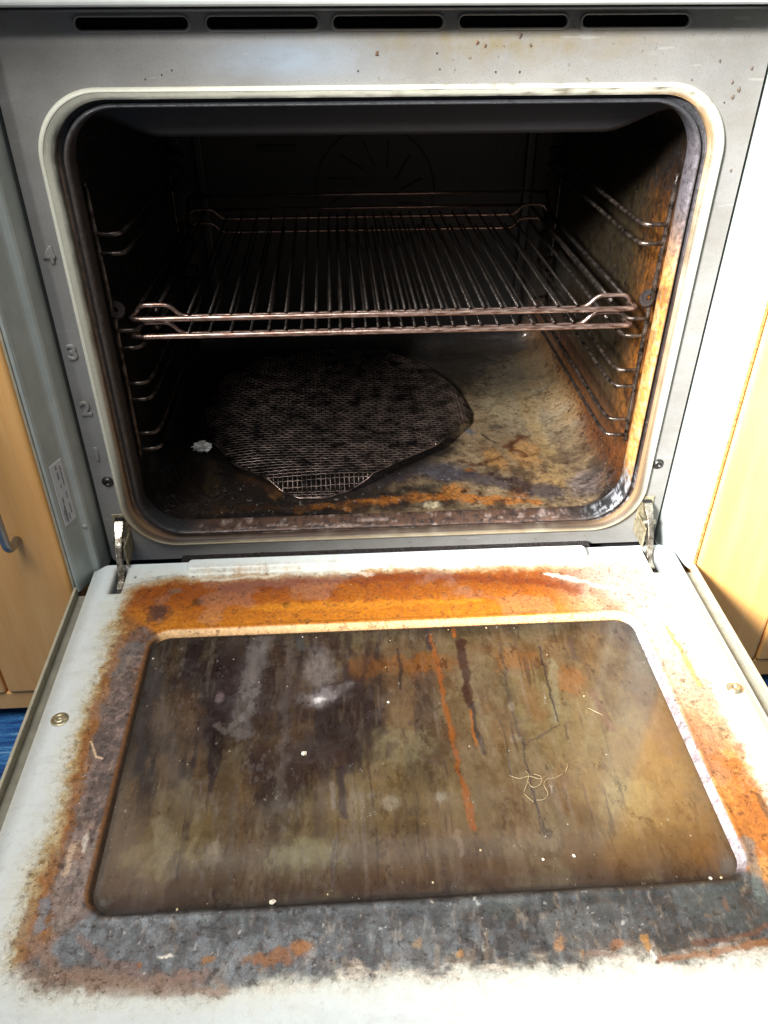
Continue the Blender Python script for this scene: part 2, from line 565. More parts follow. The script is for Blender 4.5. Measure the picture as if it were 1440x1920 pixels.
# ================================================================== stain layout and painted glass reflections (door-plane metres)
GLASS_MARKS = [
('B',[-0.1416,-0.1861],0.0832,0.0826,(38,30,31),0.92,0.9,0.0061),
('B',[-0.0501,-0.2195],0.0423,0.0709,(40,31,28),0.85,0.9,0.0059),
('B',[-0.0829,-0.2587],0.0601,0.0342,(50,37,31),0.75,0.9,0.0064),
('B',[-0.182,-0.2063],0.0255,0.0389,(88,66,42),0.5,0.9,0.006),
('B',[-0.0285,-0.2989],0.0915,0.0396,(98,84,50),0.45,0.9,0.0076),
('B',[-0.1657,-0.3163],0.0441,0.0373,(104,86,46),0.5,0.9,0.0074),
('B',[0.1628,-0.2828],0.0673,0.0802,(122,100,58),0.5,0.9,0.0079),
('B',[0.1246,-0.2243],0.0511,0.0766,(104,92,58),0.5,0.9,0.0085),
('B',[0.1012,-0.1671],0.0319,0.0199,(112,70,26),0.6,0.8,0.0046),
('B',[0.1408,-0.1939],0.0168,0.0234,(118,72,34),0.55,0.8,0.0035),
('B',[0.0186,-0.1685],0.0452,0.016,(112,66,18),0.6,0.8,0.0045),
('B',[-0.0267,-0.1689],0.027,0.0184,(100,62,26),0.5,0.8,0.0045),
('B',[0.1056,-0.2121],0.0112,0.0391,(92,60,28),0.5,0.8,0.0035),
('B',[-0.0059,-0.2533],0.0325,0.0299,(106,100,74),0.5,0.9,0.0049),
('B',[-0.1741,-0.3318],0.0359,0.0237,(124,114,82),0.5,0.9,0.0065),
('B',[-0.0808,-0.3373],0.0395,0.0196,(112,108,74),0.5,0.9,0.0065),
('B',[0.1558,-0.3053],0.0269,0.0263,(130,120,80),0.5,0.9,0.0054),
('S',[[0.1301,-0.1719],[0.125,-0.2075],[0.1178,-0.2348]],0.0061,(112,106,82),0.55,0.8,0.00218),
('B',[0.2079,-0.1373],0.0356,0.0336,(62,54,52),0.7,0.9,0.0048),
('S',[[0.2044,-0.1636],[0.1984,-0.2175],[0.1972,-0.2653]],0.01125,(84,68,54),0.5,0.9,0.00346),
('B',[0.1957,-0.3536],0.0216,0.0191,(88,58,26),0.55,0.9,0.0043),
('S',[[-0.1169,-0.125],[-0.1232,-0.1693],[-0.1266,-0.2204]],0.01344,(118,113,110),0.55,1.0,0.00448),
('S',[[-0.1281,-0.2176],[-0.1415,-0.23],[-0.1483,-0.2244]],0.00373,(118,112,106),0.5,0.8,0.00207),
('B',[-0.129,-0.2318],0.0145,0.0063,(108,102,98),0.5,0.8,0.0029),
('B',[-0.1484,-0.196],0.0052,0.008,(120,106,106),0.6,0.7,0.0013),
('S',[[-0.0917,-0.1332],[-0.0939,-0.1771],[-0.0947,-0.2222],[-0.0953,-0.2676],[-0.0967,-0.3036]],0.00631,(88,80,74),0.42,1.0,0.00379),
('B',[-0.0673,-0.1665],0.018,0.0407,(122,114,108),0.6,1.0,0.0045),  # this pale blotch and the next two: glossy reflection painted in
('B',[-0.065,-0.1992],0.0251,0.0148,(138,132,132),0.55,1.0,0.0039),
('B',[-0.068,-0.2018],0.0073,0.004,(208,204,200),0.8,0.9,0.0013),
('S',[[-0.0451,-0.1859],[-0.0563,-0.1997]],0.00521,(134,128,126),0.45,0.9,0.00217),
('S',[[-0.0586,-0.219],[-0.075,-0.2493]],0.01058,(40,32,30),0.6,0.9,0.00285),
('S',[[-0.0416,-0.1294],[-0.0449,-0.1739],[-0.0501,-0.2195]],0.00358,(40,30,26),0.6,0.9,0.00224),
('S',[[-0.0251,-0.1304],[-0.029,-0.1688],[-0.0394,-0.2147],[-0.0448,-0.2609]],0.00426,(44,32,28),0.55,0.9,0.00256),
('S',[[0.001,-0.1484],[0.0007,-0.1766],[-0.0015,-0.1943]],0.00179,(34,26,24),0.7,0.7,0.00134),
('S',[[0.0278,-0.1233],[0.0278,-0.15]],0.00417,(46,34,36),0.8,0.7,0.00185),
('S',[[-0.1288,-0.2795],[-0.1283,-0.3185],[-0.1267,-0.3645]],0.00331,(74,66,58),0.45,0.9,0.00184),
('S',[[-0.0509,-0.2702],[-0.0505,-0.3106]],0.00375,(38,28,30),0.85,0.7,0.0015),
('S',[[-0.0582,-0.2837],[-0.0568,-0.3016]],0.00266,(118,110,104),0.45,0.8,0.00152),
('S',[[-0.0667,-0.2739],[-0.0665,-0.3222]],0.00736,(62,48,42),0.5,0.9,0.00295),
('S',[[0.0296,-0.1336],[0.032,-0.1785],[0.0334,-0.219],[0.035,-0.2532],[0.0363,-0.28],[0.0383,-0.305],[0.0402,-0.3252]],0.00306,(118,66,24),0.8,0.85,0.00163),
('S',[[0.0508,-0.1163],[0.0515,-0.1363]],0.00236,(140,78,22),0.8,0.6,0.00094),
('S',[[0.056,-0.1451],[0.0545,-0.1858],[0.0531,-0.2135]],0.00489,(46,24,18),0.85,0.6,0.00222),
('S',[[0.0548,-0.2136],[0.0549,-0.2416],[0.0573,-0.263]],0.00249,(44,34,32),0.8,0.6,0.00125),
('S',[[0.0526,-0.2201],[0.0525,-0.2548]],0.00143,(130,76,24),0.75,0.8,0.00102),
('S',[[0.0886,-0.1471],[0.0874,-0.1995],[0.0865,-0.2275],[0.0875,-0.2548]],0.00212,(58,52,46),0.55,0.9,0.00212),
('B',[0.0867,-0.2193],0.0034,0.0066,(126,118,104),0.4,0.7,0.0013),
('B',[0.0828,-0.251],0.0057,0.005,(122,114,100),0.4,0.7,0.0016),
('S',[[0.1235,-0.1537],[0.1211,-0.2015],[0.1201,-0.236]],0.00097,(48,40,38),0.8,0.6,0.00088),
('S',[[0.0875,-0.2548],[0.0874,-0.283],[0.0866,-0.3057],[0.0907,-0.3355]],0.00092,(50,42,42),0.8,0.6,0.00115),
('S',[[0.075,-0.2322],[0.0761,-0.2582],[0.0736,-0.2846]],0.00073,(48,42,40),0.7,0.6,0.00081),
('S',[[0.0877,-0.2968],[0.0867,-0.3229],[0.0885,-0.3354]],0.00075,(60,48,48),0.7,0.6,0.00075),
('S',[[0.1248,-0.2945],[0.1247,-0.3166],[0.1237,-0.3395]],0.00075,(70,54,46),0.7,0.6,0.00113),
('S',[[0.1249,-0.2405],[0.1235,-0.2534]],0.00123,(56,44,38),0.6,0.6,0.00082),
('S',[[0.0878,-0.2573],[0.1065,-0.2472],[0.121,-0.2392]],0.00103,(62,50,44),0.6,0.6,0.00124),
('S',[[0.1531,-0.1442],[0.1509,-0.1681]],0.00366,(64,50,42),0.6,0.6,0.00183),
('S',[[0.1579,-0.1767],[0.1572,-0.193]],0.00267,(62,48,40),0.6,0.6,0.00178),
('S',[[0.1566,-0.2082],[0.1578,-0.2263],[0.1597,-0.2436]],0.00384,(92,62,48),0.6,0.7,0.00171),
('S',[[-0.026,-0.2471],[-0.0172,-0.2374]],0.00415,(46,36,32),0.5,0.8,0.00208),
('S',[[-0.0119,-0.2505],[-0.0153,-0.2602]],0.00484,(50,38,32),0.55,0.8,0.00201),
('S',[[0.0044,-0.2281],[0.0102,-0.2337]],0.00334,(60,50,42),0.5,0.8,0.00209),
('S',[[-0.214,-0.1486],[-0.2151,-0.2309],[-0.2144,-0.3009],[-0.2121,-0.3594]],0.00487,(92,96,92),0.55,0.9,0.00187),
('B',[-0.2087,-0.3667],0.0129,0.0092,(112,116,114),0.75,0.9,0.002),
('S',[[-0.1781,-0.3073],[-0.1681,-0.3474]],0.00914,(132,122,100),0.4,0.9,0.00351),
('S',[[-0.1634,-0.3324],[-0.1692,-0.3511]],0.00315,(74,54,30),0.6,0.8,0.0014),
('B',[-0.1382,-0.3339],0.009,0.0118,(140,130,112),0.4,0.9,0.0029),
('B',[-0.0153,-0.3019],0.0099,0.007,(128,120,104),0.5,0.9,0.0023),
('B',[0.0213,-0.2996],0.0061,0.007,(140,138,126),0.45,0.9,0.0023),
('B',[-0.0007,-0.3093],0.0068,0.0051,(60,48,42),0.5,0.8,0.0015),
('S',[[0.0291,-0.3278],[0.0287,-0.3438]],0.00432,(124,110,92),0.35,0.9,0.00216),
('B',[0.207,-0.362],0.0107,0.0097,(86,88,86),0.7,0.9,0.0021),
('S',[[0.215,-0.1239],[0.2187,-0.1771],[0.2209,-0.2461],[0.2196,-0.3222],[0.2176,-0.3626]],0.00376,(74,64,66),0.6,0.9,0.00125),
('S',[[-0.0867,-0.1131],[-0.0836,-0.1435]],0.00463,(58,66,72),0.5,0.9,0.00232),
('S',[[-0.1431,-0.1201],[-0.02,-0.1226]],0.00333,(52,58,58),0.5,0.9,0.00238),]
DOOR_MARKS = [
('B',[-0.0982,-0.092],0.0039,0.0058,(52,30,10),0.9,0.5,0.0015),
('B',[-0.0592,-0.0928],0.0029,0.0044,(60,34,12),0.8,0.5,0.0015),
('B',[-0.045,-0.0951],0.002,0.0029,(60,34,12),0.8,0.5,0.001),
('B',[-0.1801,-0.0835],0.0078,0.0074,(70,40,14),0.7,0.7,0.0025),
('B',[-0.213,-0.096],0.0164,0.0186,(64,44,42),0.85,0.8,0.0043),
('B',[-0.2019,-0.0673],0.009,0.0061,(110,96,80),0.6,0.8,0.0025),
('S',[[-0.1575,-0.0661],[-0.0879,-0.0586],[-0.0066,-0.0587],[0.0647,-0.0613],[0.1246,-0.0711],[0.1723,-0.0855]],0.00867,(112,46,8),0.75,0.9,0.00459),
('S',[[-0.1257,-0.094],[-0.0479,-0.0949],[0.0108,-0.0962],[0.08,-0.0951]],0.00588,(206,132,34),0.6,0.9,0.00343),
('S',[[-0.0395,-0.0472],[-0.0166,-0.0533]],0.00256,(225,205,190),0.5,0.6,0.00256),
('S',[[-0.1791,-0.0517],[-0.1085,-0.0495]],0.00307,(222,212,190),0.6,0.8,0.00255),
('S',[[0.1475,-0.0606],[0.1849,-0.0762],[0.2073,-0.0876]],0.00405,(232,222,205),0.7,0.8,0.00304),
('S',[[0.1903,-0.0941],[0.1998,-0.1131]],0.01071,(160,96,60),0.6,0.9,0.0039),
('S',[[0.2403,-0.1421],[0.2425,-0.1793],[0.2434,-0.2095]],0.00272,(190,140,66),0.8,0.6,0.00136),
('B',[0.2315,-0.2029],0.004,0.004,(110,92,60),0.8,0.4,0.0018),
('B',[0.2319,-0.2258],0.006,0.0027,(120,100,66),0.7,0.4,0.0017),
('B',[0.2329,-0.2512],0.0029,0.0036,(110,90,52),0.8,0.4,0.0012),
('B',[0.2432,-0.2539],0.0025,0.003,(105,88,52),0.8,0.4,0.0012),
('B',[0.24,-0.2599],0.002,0.003,(120,100,62),0.7,0.4,0.0012),
('B',[0.2277,-0.2752],0.0056,0.0077,(120,92,72),0.6,0.7,0.002),
('S',[[0.2227,-0.239],[0.2298,-0.285],[0.2363,-0.3344]],0.0103,(158,96,42),0.6,1,0.00436),
('S',[[0.2456,-0.3135],[0.2456,-0.3307]],0.0026,(80,62,40),0.7,0.6,0.00112),
('B',[-0.1335,-0.4068],0.0064,0.0038,(150,102,48),0.75,0.8,0.0022),
('B',[-0.0946,-0.4084],0.0198,0.0062,(138,88,42),0.75,0.8,0.0035),
('B',[-0.0772,-0.4025],0.009,0.0064,(152,96,34),0.8,0.8,0.0026),
('B',[-0.1733,-0.4063],0.0025,0.0025,(150,96,50),0.8,0.5,0.001),
('B',[-0.1475,-0.4145],0.0251,0.0049,(142,112,96),0.7,0.8,0.0028),
('B',[-0.0076,-0.4047],0.0058,0.0051,(150,120,80),0.6,0.6,0.0023),
('B',[0.0175,-0.4119],0.0029,0.0028,(176,126,60),0.7,0.6,0.0013),
('B',[0.08,-0.4093],0.0049,0.0063,(150,102,46),0.75,0.8,0.0026),
('B',[0.0931,-0.4158],0.0022,0.0025,(150,104,48),0.7,0.8,0.0016),
('B',[0.1171,-0.4121],0.0084,0.0038,(142,88,42),0.75,0.8,0.0026),
('B',[0.1313,-0.411],0.0042,0.0054,(164,116,48),0.8,0.8,0.002),
('B',[0.1042,-0.417],0.0128,0.0031,(120,84,68),0.6,0.8,0.0019),
('B',[0.1913,-0.3914],0.0027,0.0068,(120,70,36),0.8,0.8,0.0014),
('B',[0.177,-0.3971],0.0027,0.0023,(140,100,70),0.7,0.5,0.001),
('B',[-0.1582,-0.4019],0.0058,0.0019,(226,222,210),0.9,0.4,0.0013),
('S',[[0.1334,-0.4166],[0.1348,-0.4204]],0.00128,(236,230,220),0.9,0.4,0.00064),
('B',[0.1352,-0.4229],0.0019,0.0015,(60,52,48),0.9,0.4,0.0005),
('B',[0.0056,-0.4033],0.0046,0.0032,(66,48,46),0.6,0.6,0.0013),
('S',[[0.137,-0.4215],[0.1683,-0.4208],[0.2067,-0.4161]],0.00289,(128,78,32),0.75,0.9,0.00193),
('S',[[0.1611,-0.414],[0.1955,-0.4112],[0.2108,-0.4072]],0.00262,(96,62,44),0.7,0.8,0.00164),
('S',[[-0.241,-0.3903],[-0.2206,-0.4072],[-0.1809,-0.4185],[-0.1217,-0.4235]],0.00685,(136,110,92),0.8,0.8,0.00312),
('S',[[-0.2488,-0.363],[-0.2471,-0.3963]],0.00418,(142,104,60),0.8,0.8,0.00257),
('S',[[-0.2126,-0.3888],[-0.1967,-0.4024],[-0.1695,-0.4132]],0.00447,(124,102,94),0.7,0.8,0.00256),
('S',[[-0.2328,-0.3269],[-0.2332,-0.346]],0.00383,(206,180,152),0.7,0.7,0.00244),
('S',[[-0.2258,-0.3194],[-0.2247,-0.3313]],0.00285,(216,206,192),0.7,0.7,0.00214),
('S',[[-0.2404,-0.3635],[-0.2389,-0.3807]],0.00429,(118,128,138),0.7,0.8,0.00198),
('S',[[-0.1567,-0.3737],[-0.1393,-0.3798]],0.00667,(98,102,106),0.6,0.9,0.003),
('S',[[-0.1328,-0.3785],[-0.1246,-0.394]],0.00457,(60,62,64),0.75,0.8,0.00261),
('S',[[-0.1126,-0.3814],[-0.1086,-0.3916]],0.00328,(64,66,68),0.6,0.8,0.0023),
('S',[[-0.0794,-0.38],[-0.0325,-0.381]],0.00605,(74,76,78),0.6,0.9,0.00303),
('S',[[-0.019,-0.3818],[0.035,-0.3833],[0.0694,-0.3818]],0.00607,(70,74,76),0.65,0.9,0.00337),
('B',[0.0518,-0.3842],0.0202,0.0103,(56,62,60),0.6,0.9,0.0034),
('B',[0.1105,-0.3946],0.0266,0.01,(74,78,80),0.5,0.9,0.004),
('B',[0.1811,-0.3884],0.0305,0.0206,(70,78,78),0.6,0.9,0.0047),
('S',[[0.2221,-0.3498],[0.2148,-0.3869]],0.00614,(98,112,110),0.65,0.9,0.00273),
('S',[[-0.2411,-0.2377],[-0.2336,-0.2529]],0.0008,(230,200,160),0.8,0.3,0.0004),
('S',[[-0.2339,-0.2519],[-0.2287,-0.2541]],0.0008,(230,200,170),0.8,0.3,0.0004),
('S',[[-0.2957,-0.2003],[-0.2681,-0.2101]],0.00126,(150,145,130),0.0,0.5,0.00042),
('B',[-0.2443,-0.0432],0.002,0.0024,(80,78,76),0.8,0.4,0.0005),
('B',[-0.2903,-0.1895],0.0017,0.0023,(90,85,72),0.8,0.4,0.0004),
('S',[[-0.2582,-0.0564],[-0.22,-0.047]],0.00153,(150,155,155),0.4,0.8,0.00102),
('S',[[-0.2279,-0.0449],[-0.2056,-0.0422]],0.00153,(140,145,145),0.5,0.8,0.00102),]
FLOOR_MARKS = [
('B',[0.2046,0.2698],0.1024,0.1637,(112,102,84),0.85,0.9,0.0109),
('B',[0.2519,0.2381],0.0334,0.1269,(140,132,118),0.6,0.9,0.008),
('B',[0.1585,0.2435],0.04,0.0562,(116,104,80),0.7,0.9,0.0067),
('S',[[0.1909,0.2706],[0.1882,0.1622],[0.195,0.0598]],0.01502,(128,106,68),0.5,1,0.00626),
('S',[[0.2104,0.3317],[0.1993,0.2135],[0.1953,0.1375]],0.00458,(140,122,92),0.4,1,0.00327),
('B',[0.1744,0.0715],0.0288,0.0313,(130,102,62),0.55,1,0.0063),
('B',[0.1301,0.118],0.018,0.0317,(132,92,44),0.6,0.9,0.0054),
('B',[0.1654,0.1275],0.0242,0.0462,(138,100,54),0.6,0.9,0.0055),
('S',[[0.1664,0.1635],[0.1474,0.1463],[0.1642,0.1217]],0.00678,(66,34,16),0.85,0.8,0.00493),
('B',[0.1726,0.1631],0.0087,0.0123,(62,34,16),0.8,0.8,0.0044),
('S',[[0.0874,0.1148],[0.11,0.1056],[0.1371,0.1233]],0.00475,(58,32,18),0.8,0.8,0.00475),
('S',[[-0.0216,0.0777],[0.0382,0.101],[0.0953,0.0868],[0.1389,0.0683],[0.18,0.0454]],0.01515,(52,46,50),0.85,0.8,0.00699),
('B',[0.0617,0.0996],0.0411,0.0262,(66,64,68),0.6,0.8,0.0059),
('S',[[-0.089,0.0318],[-0.0118,0.0418],[0.0446,0.0483],[0.0998,0.0401],[0.1545,0.032]],0.00841,(132,80,30),0.85,0.85,0.0056),
('B',[0.0741,0.0587],0.0226,0.0142,(140,90,38),0.8,0.85,0.0051),
('B',[0.1407,0.0477],0.0169,0.0119,(104,60,28),0.7,0.9,0.0045),
('B',[0.0486,0.0334],0.0132,0.0087,(176,164,136),0.7,0.8,0.0033),
('B',[0.0852,0.056],0.0045,0.005,(40,22,8),0.9,0.4,0.0017),
('B',[0.1013,0.05],0.0034,0.004,(40,22,8),0.9,0.4,0.0017),
('B',[0.0969,0.0975],0.0082,0.0076,(110,62,26),0.7,0.8,0.0029),
('S',[[-0.1868,0.0328],[-0.1331,0.0392],[-0.0781,0.0312]],0.0077,(72,46,22),0.7,0.9,0.00495),
('B',[-0.0977,0.0468],0.0111,0.0127,(36,26,22),0.9,0.5,0.0028),
('S',[[-0.1892,0.1254],[-0.1792,0.0614],[-0.171,0.0366]],0.01121,(92,72,46),0.6,0.9,0.00504),
('B',[-0.1123,0.0625],0.0079,0.0141,(150,104,48),0.6,0.7,0.0028),
('S',[[-0.1547,0.1014],[-0.1125,0.0676]],0.00792,(92,56,22),0.7,0.8,0.00396),
('B',[0.244,0.1113],0.0156,0.0564,(132,84,56),0.65,0.9,0.0048),
('S',[[0.2738,0.2961],[0.2639,0.1832],[0.2587,0.0991]],0.00576,(150,92,40),0.6,0.8,0.0032),
('B',[0.2178,0.0585],0.0314,0.0306,(96,88,92),0.6,0.9,0.0046),
('S',[[0.2779,0.1327],[0.2669,0.0767],[0.2461,0.0365],[0.2116,0.0142]],0.01346,(20,22,24),0.9,0.7,0.00449),
('S',[[0.2532,0.1223],[0.2526,0.0884],[0.2436,0.0674]],0.00235,(150,140,140),0.6,0.5,0.00177),
('S',[[-0.2555,0.1182],[-0.2335,0.0547],[-0.1964,0.0241]],0.01887,(14,15,16),0.9,0.7,0.00499),
('B',[0.1426,0.1903],0.0089,0.0077,(60,54,44),0.7,0.5,0.0026),
('B',[0.1088,0.1794],0.0076,0.0101,(74,78,84),0.8,0.5,0.0025),
('S',[[0.1236,0.1723],[0.1361,0.153]],0.00186,(40,40,36),0.8,0.4,0.00186),]


# ================================================================== setting: floor
FZ = -0.205
fl = box('floor', (-1.6, -1.4, FZ - .02), (1.6, 1.0, FZ), M_FLOOR)
fl['kind'] = 'structure'
rug = box('rug', (-1.3, -1.1, FZ + .001), (1.3, -0.005, FZ + .010), M_RUG, None, .003)
tag(rug, 'blue streaked rug lying on the floor below the open oven door', 'rug')

# ================================================================== cabinets beside the cooker
CY = -0.046
for s, lab in ((-1, 'beech veneer kitchen cabinet with dark bar handle, in shade beside the oven'),
               (1, 'beech veneer kitchen cabinet glaring in bright light beside the oven')):
    cab = empty('kitchen_cabinet', (s * .45, 0, FZ))
    tag(cab, lab, 'cabinet', None)

    def cbox(name, x0, x1, y0, y1, z0, z1, mat, bev=0.0, seg=3):
        a, b_ = sorted((s * x0, s * x1))
        o = box(name, (a - s * .45, y0, z0 - FZ), (b_ - s * .45, y1, z1 - FZ), mat, cab, bev, seg)
        return o
    cbox('carcass', .3045, .90, CY + .021, .50, -.176, .55, M_WOOD, .001)
    cbox('door_panel', .3052, .4020, CY, CY + .0205, -.150, .545, M_WOOD, .005, 4)
    cbox('door_panel', .4042, .895, CY + .0005, CY + .0205, -.150, .545, M_WOOD, .003, 3)
    cbox('bottom_rail', .3052, .897, CY + .003, CY + .0205, -.176, -.1515, M_WOOD, .0015, 2)
    cbox('plinth', .31, .89, CY + .02, CY + .036, FZ + .001, -.1765, M_PLINTH, .001, 1)
    if s < 0:
        hx = .110
        hz = -FZ
        pts = [(hx, CY - .001, .052 + hz), (hx, CY - .024, .056 + hz), (hx, CY - .024, .20 + hz), (hx, CY - .001, .204 + hz)]
        hp = rounded(pts, .012, 5)
        h = tube('handle', hp, .0040, M_HANDLE, cab, 10)

# ================================================================== oven
oven = empty('oven', (0, 0, 0))
tag(oven, 'dirty built-in oven with open door, stained enamel and grey front frame', 'oven')


# ---- flat plates with holes, made from filled 2D outlines
def outline_rr(cx, cy, hx, hy, r, seg=12):
    pts = []
    for k, (sx, sy) in enumerate(((1, 1), (-1, 1), (-1, -1), (1, -1))):
        for i in range(seg + 1):
            a = math.pi / 2 * (k + i / seg)
            pts.append((cx + sx * (hx - r) + r * math.cos(a), cy + sy * (hy - r) + r * math.sin(a)))
    return pts


def plate(name, outlines, y0, th, mat, parent):
    cu = bpy.data.curves.new(name, 'CURVE')
    cu.dimensions = '2D'
    cu.fill_mode = 'BOTH'
    cu.extrude = th / 2
    for o in outlines:
        sp = cu.splines.new('POLY')
        sp.points.add(len(o) - 1)
        for p, (x, z) in zip(sp.points, o):
            p.co = (x, z, 0, 1)
        sp.use_cyclic_u = True
    tmp = bpy.data.objects.new('tmp', cu)
    COL.objects.link(tmp)
    dg = bpy.context.evaluated_depsgraph_get()
    me = bpy.data.meshes.new_from_object(tmp.evaluated_get(dg))
    bpy.data.objects.remove(tmp)
    me.name = name
    me.transform(Matrix(((1, 0, 0, 0), (0, 0, 1, y0 + th / 2), (0, 1, 0, 0), (0, 0, 0, 1))))
    me.flip_normals()
    me.materials.clear()
    me.materials.append(mat)
    return link(bpy.data.objects.new(name, me), parent)


OUT_C = (0, (.4131 + .0065) / 2, .2574, (.4131 - .0065) / 2)      # seal outer outline
INN_C = (0, (.3995 + .0235) / 2, .2350, (.3995 - .0235) / 2)      # inner lip outline
slots = [outline_rr(c, .4517, .0386, .0045, .0044, 6) for c in (-.175, -.0868, -.0004, .0868, .1732)]
front = plate('front_panel', [outline_rr(0, .2285, .2758, .2405, .004, 3), outline_rr(OUT_C[0], OUT_C[1], OUT_C[2] - .006, OUT_C[3] - .004, .045)] + slots, -.0016, .0016, M_PANEL, oven)
plate('body', [outline_rr(0, .08, .2995, .40, .004, 2), outline_rr(OUT_C[0], OUT_C[1], .2440, .196, .045)], .016, .002, M_GAPBACK, oven)  # dark sheet added behind to block light and blacken slots and gaps
for o_ in slots:
    tube('slot_lip', [(px, -.0019, pz) for px, pz in o_], .0010, M_PANEL, oven, 8, True)
# lighter rolled hem above the slots
tube('panel_hem', [(-.2756, -.0022, .4600), (.2756, -.0022, .4600)], .0016, M_PANEL, oven, 8)
box('control_panel', (-.3010, -.032, .4628), (.3010, .012, .520), M_CTRL, oven, .003, 3)
box('control_panel_shade_strip', (-.2990, -.028, .4612), (.2990, .012, .4626), M_DARK, oven)  # dark strip painted in for the shade under the control panel

# ---- raised shelf numbers on the frame
for ch, z in (('4', .2951), ('3', .2128), ('2', .1595), ('1', .1127)):
    cu = bpy.data.curves.new('numeral', 'FONT')
    cu.body = ch
    cu.size = .0185
    cu.extrude = .0006
    cu.bevel_depth = .0007
    cu.bevel_resolution = 2
    cu.align_x = 'CENTER'
    cu.align_y = 'CENTER'
    tmp = bpy.data.objects.new('tmp', cu)
    COL.objects.link(tmp)
    dg = bpy.context.evaluated_depsgraph_get()
    me = bpy.data.meshes.new_from_object(tmp.evaluated_get(dg))
    bpy.data.objects.remove(tmp)
    me.name = 'numeral'
    me.transform(Matrix.Translation((-.2668, -.0018, z)) @ Matrix.Rotation(math.pi / 2, 4, 'X'))
    me.materials.clear(); me.materials.append(M_PANEL)
    no = link(bpy.data.objects.new('numeral', me), oven)
    no['label'] = 'embossed shelf number ' + ch


# ---- swept frame pieces around the opening
def ring_pts(t, seg=20, side=40):
    """rounded rectangle, t=0 seal outer outline, t=1 inner lip"""
    cx = 0
    hx = OUT_C[2] * (1 - t) + INN_C[2] * t
    top = .4131 * (1 - t) + .3995 * t
    bot = .0065 * (1 - t) + .0235 * t
    r = .050 * (1 - t) + .040 * t
    cz = (top + bot) / 2; hz = (top - bot) / 2
    pts = []
    for k, (sx, sz) in enumerate(((1, 1), (-1, 1), (-1, -1), (1, -1))):
        for i in range(seg + 1):
            a = math.pi / 2 * (k + i / seg)
            pts.append((cx + sx * (hx - r) + r * math.cos(a), cz + sz * (hz - r) + r * math.sin(a)))
        # straight run to the next corner
        a = math.pi / 2 * (k + 1)
        nsx, nsz = ((-1, 1), (-1, -1), (1, -1), (1, 1))[k]
        e = (cx + nsx * (hx - r) + r * math.cos(a), cz + nsz * (hz - r) + r * math.sin(a))
        p = pts[-1]
        for i in range(1, side):
            f = i / side
            pts.append((p[0] * (1 - f) + e[0] * f, p[1] * (1 - f) + e[1] * f))
    return np.array(pts)


def sweep(name, prof, mat, seg=20, side=60):
    rows = []
    for t, y in prof:
        p = ring_pts(t, seg, side)
        rows.append(np.stack([p[:, 0], np.full(len(p), y), p[:, 1]], 1))
    A = np.stack(rows)                     # profile x perimeter x 3
    A = np.concatenate([A, A[:, :1]], 1)
    o, used, co = grid_mesh(name, A[..., 0], A[..., 1], A[..., 2], mat, oven)
    return o, co, np.repeat([t for t, _ in prof], A.shape[1])[used]


# seal: pale silicone with fine ribs
prof = [(0.0, .0), (0.02, -.0032), (.07, -.0056), (.13, -.0068), (.19, -.0068)]
for i in range(7):
    t0 = .21 + i * .045
    prof += [(t0, -.0066), (t0 + .010, -.0054), (t0 + .022, -.0054), (t0 + .032, -.0066), (t0 + .040, -.0066)]
prof += [(.54, -.0058), (.56, -.003), (.565, .004)]
o, co, tt = sweep('door_seal', prof, M_SEAL)
x, y, z = co[:, 0].astype(float), co[:, 1].astype(float), co[:, 2].astype(float)
c = np.tile(lin((186, 186, 172)), (len(x), 1))
n = fbm(x + z * .3, z - x * .3, .05, 3)
n2 = fbm(x, z, .012, 5)
mix(c, sstep(.45, .9, n) * .35, (176, 172, 150))
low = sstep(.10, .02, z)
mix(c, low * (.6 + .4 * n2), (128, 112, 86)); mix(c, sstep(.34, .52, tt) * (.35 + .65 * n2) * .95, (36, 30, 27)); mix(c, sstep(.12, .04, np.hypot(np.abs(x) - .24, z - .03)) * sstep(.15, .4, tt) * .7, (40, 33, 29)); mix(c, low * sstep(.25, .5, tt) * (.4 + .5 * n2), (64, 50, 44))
sidem = sstep(.20, .24, np.abs(x)) * sstep(.34, .12, z)
mix(c, sidem * sstep(.3, .5, tt) * .8, (120, 96, 72))
tr = sstep(.10, .0, np.hypot(x - .235, z - .395))
mix(c, tr * sstep(.22, .5, tt) * (.3 + .6 * n2), (150, 120, 82))
mix(c, sstep(.3, .55, tt) * sstep(.15, .3, x) * .35, (168, 138, 100))
mix(c, (sstep(.66, .72, fbm(x, z, .006, 9)) * sstep(.38, .41, z) * sstep(-.1, .1, x)) * .7, (96, 84, 66))
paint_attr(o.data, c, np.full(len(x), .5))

# flange between the seal and the cavity with its rolled lip
prof = [(.56, .004), (.565, -.0012), (.60, -.0016), (.635, -.0004), (.66, -.0014), (.70, -.0010), (.74, .0006), (.77, .0004)]
for i in range(9):
    a = math.pi * i / 8
    prof.append((.885 - .115 * math.cos(a), .0005 - .0058 * math.sin(a)))
prof += [(1.01, .004), (1.0, .010), (.96, .016), (.90, .018)]
o, co, tt = sweep('cavity_flange', prof, M_FLANGE, 40, 420)
x, y, z = co[:, 0].astype(float), co[:, 1].astype(float), co[:, 2].astype(float)
s = np.arctan2(z - .21, x) * .3
fu = x + z; fv = tt * .035 + y * 1.3
n = fbm(fu, fv, .022, 11); n2 = fbm(fu, fv, .0045, 12)
c = np.tile(lin((34, 31, 32)), (len(x), 1))
top = sstep(.36, .395, z)
right = sstep(.19, .228, x)
left = sstep(.19, .228, -x)
bot = sstep(.06, .03, z)
mix(c, left * .8, (62, 52, 46)); mix(c, left * sstep(.70, .60, tt) * .8, (120, 96, 76))
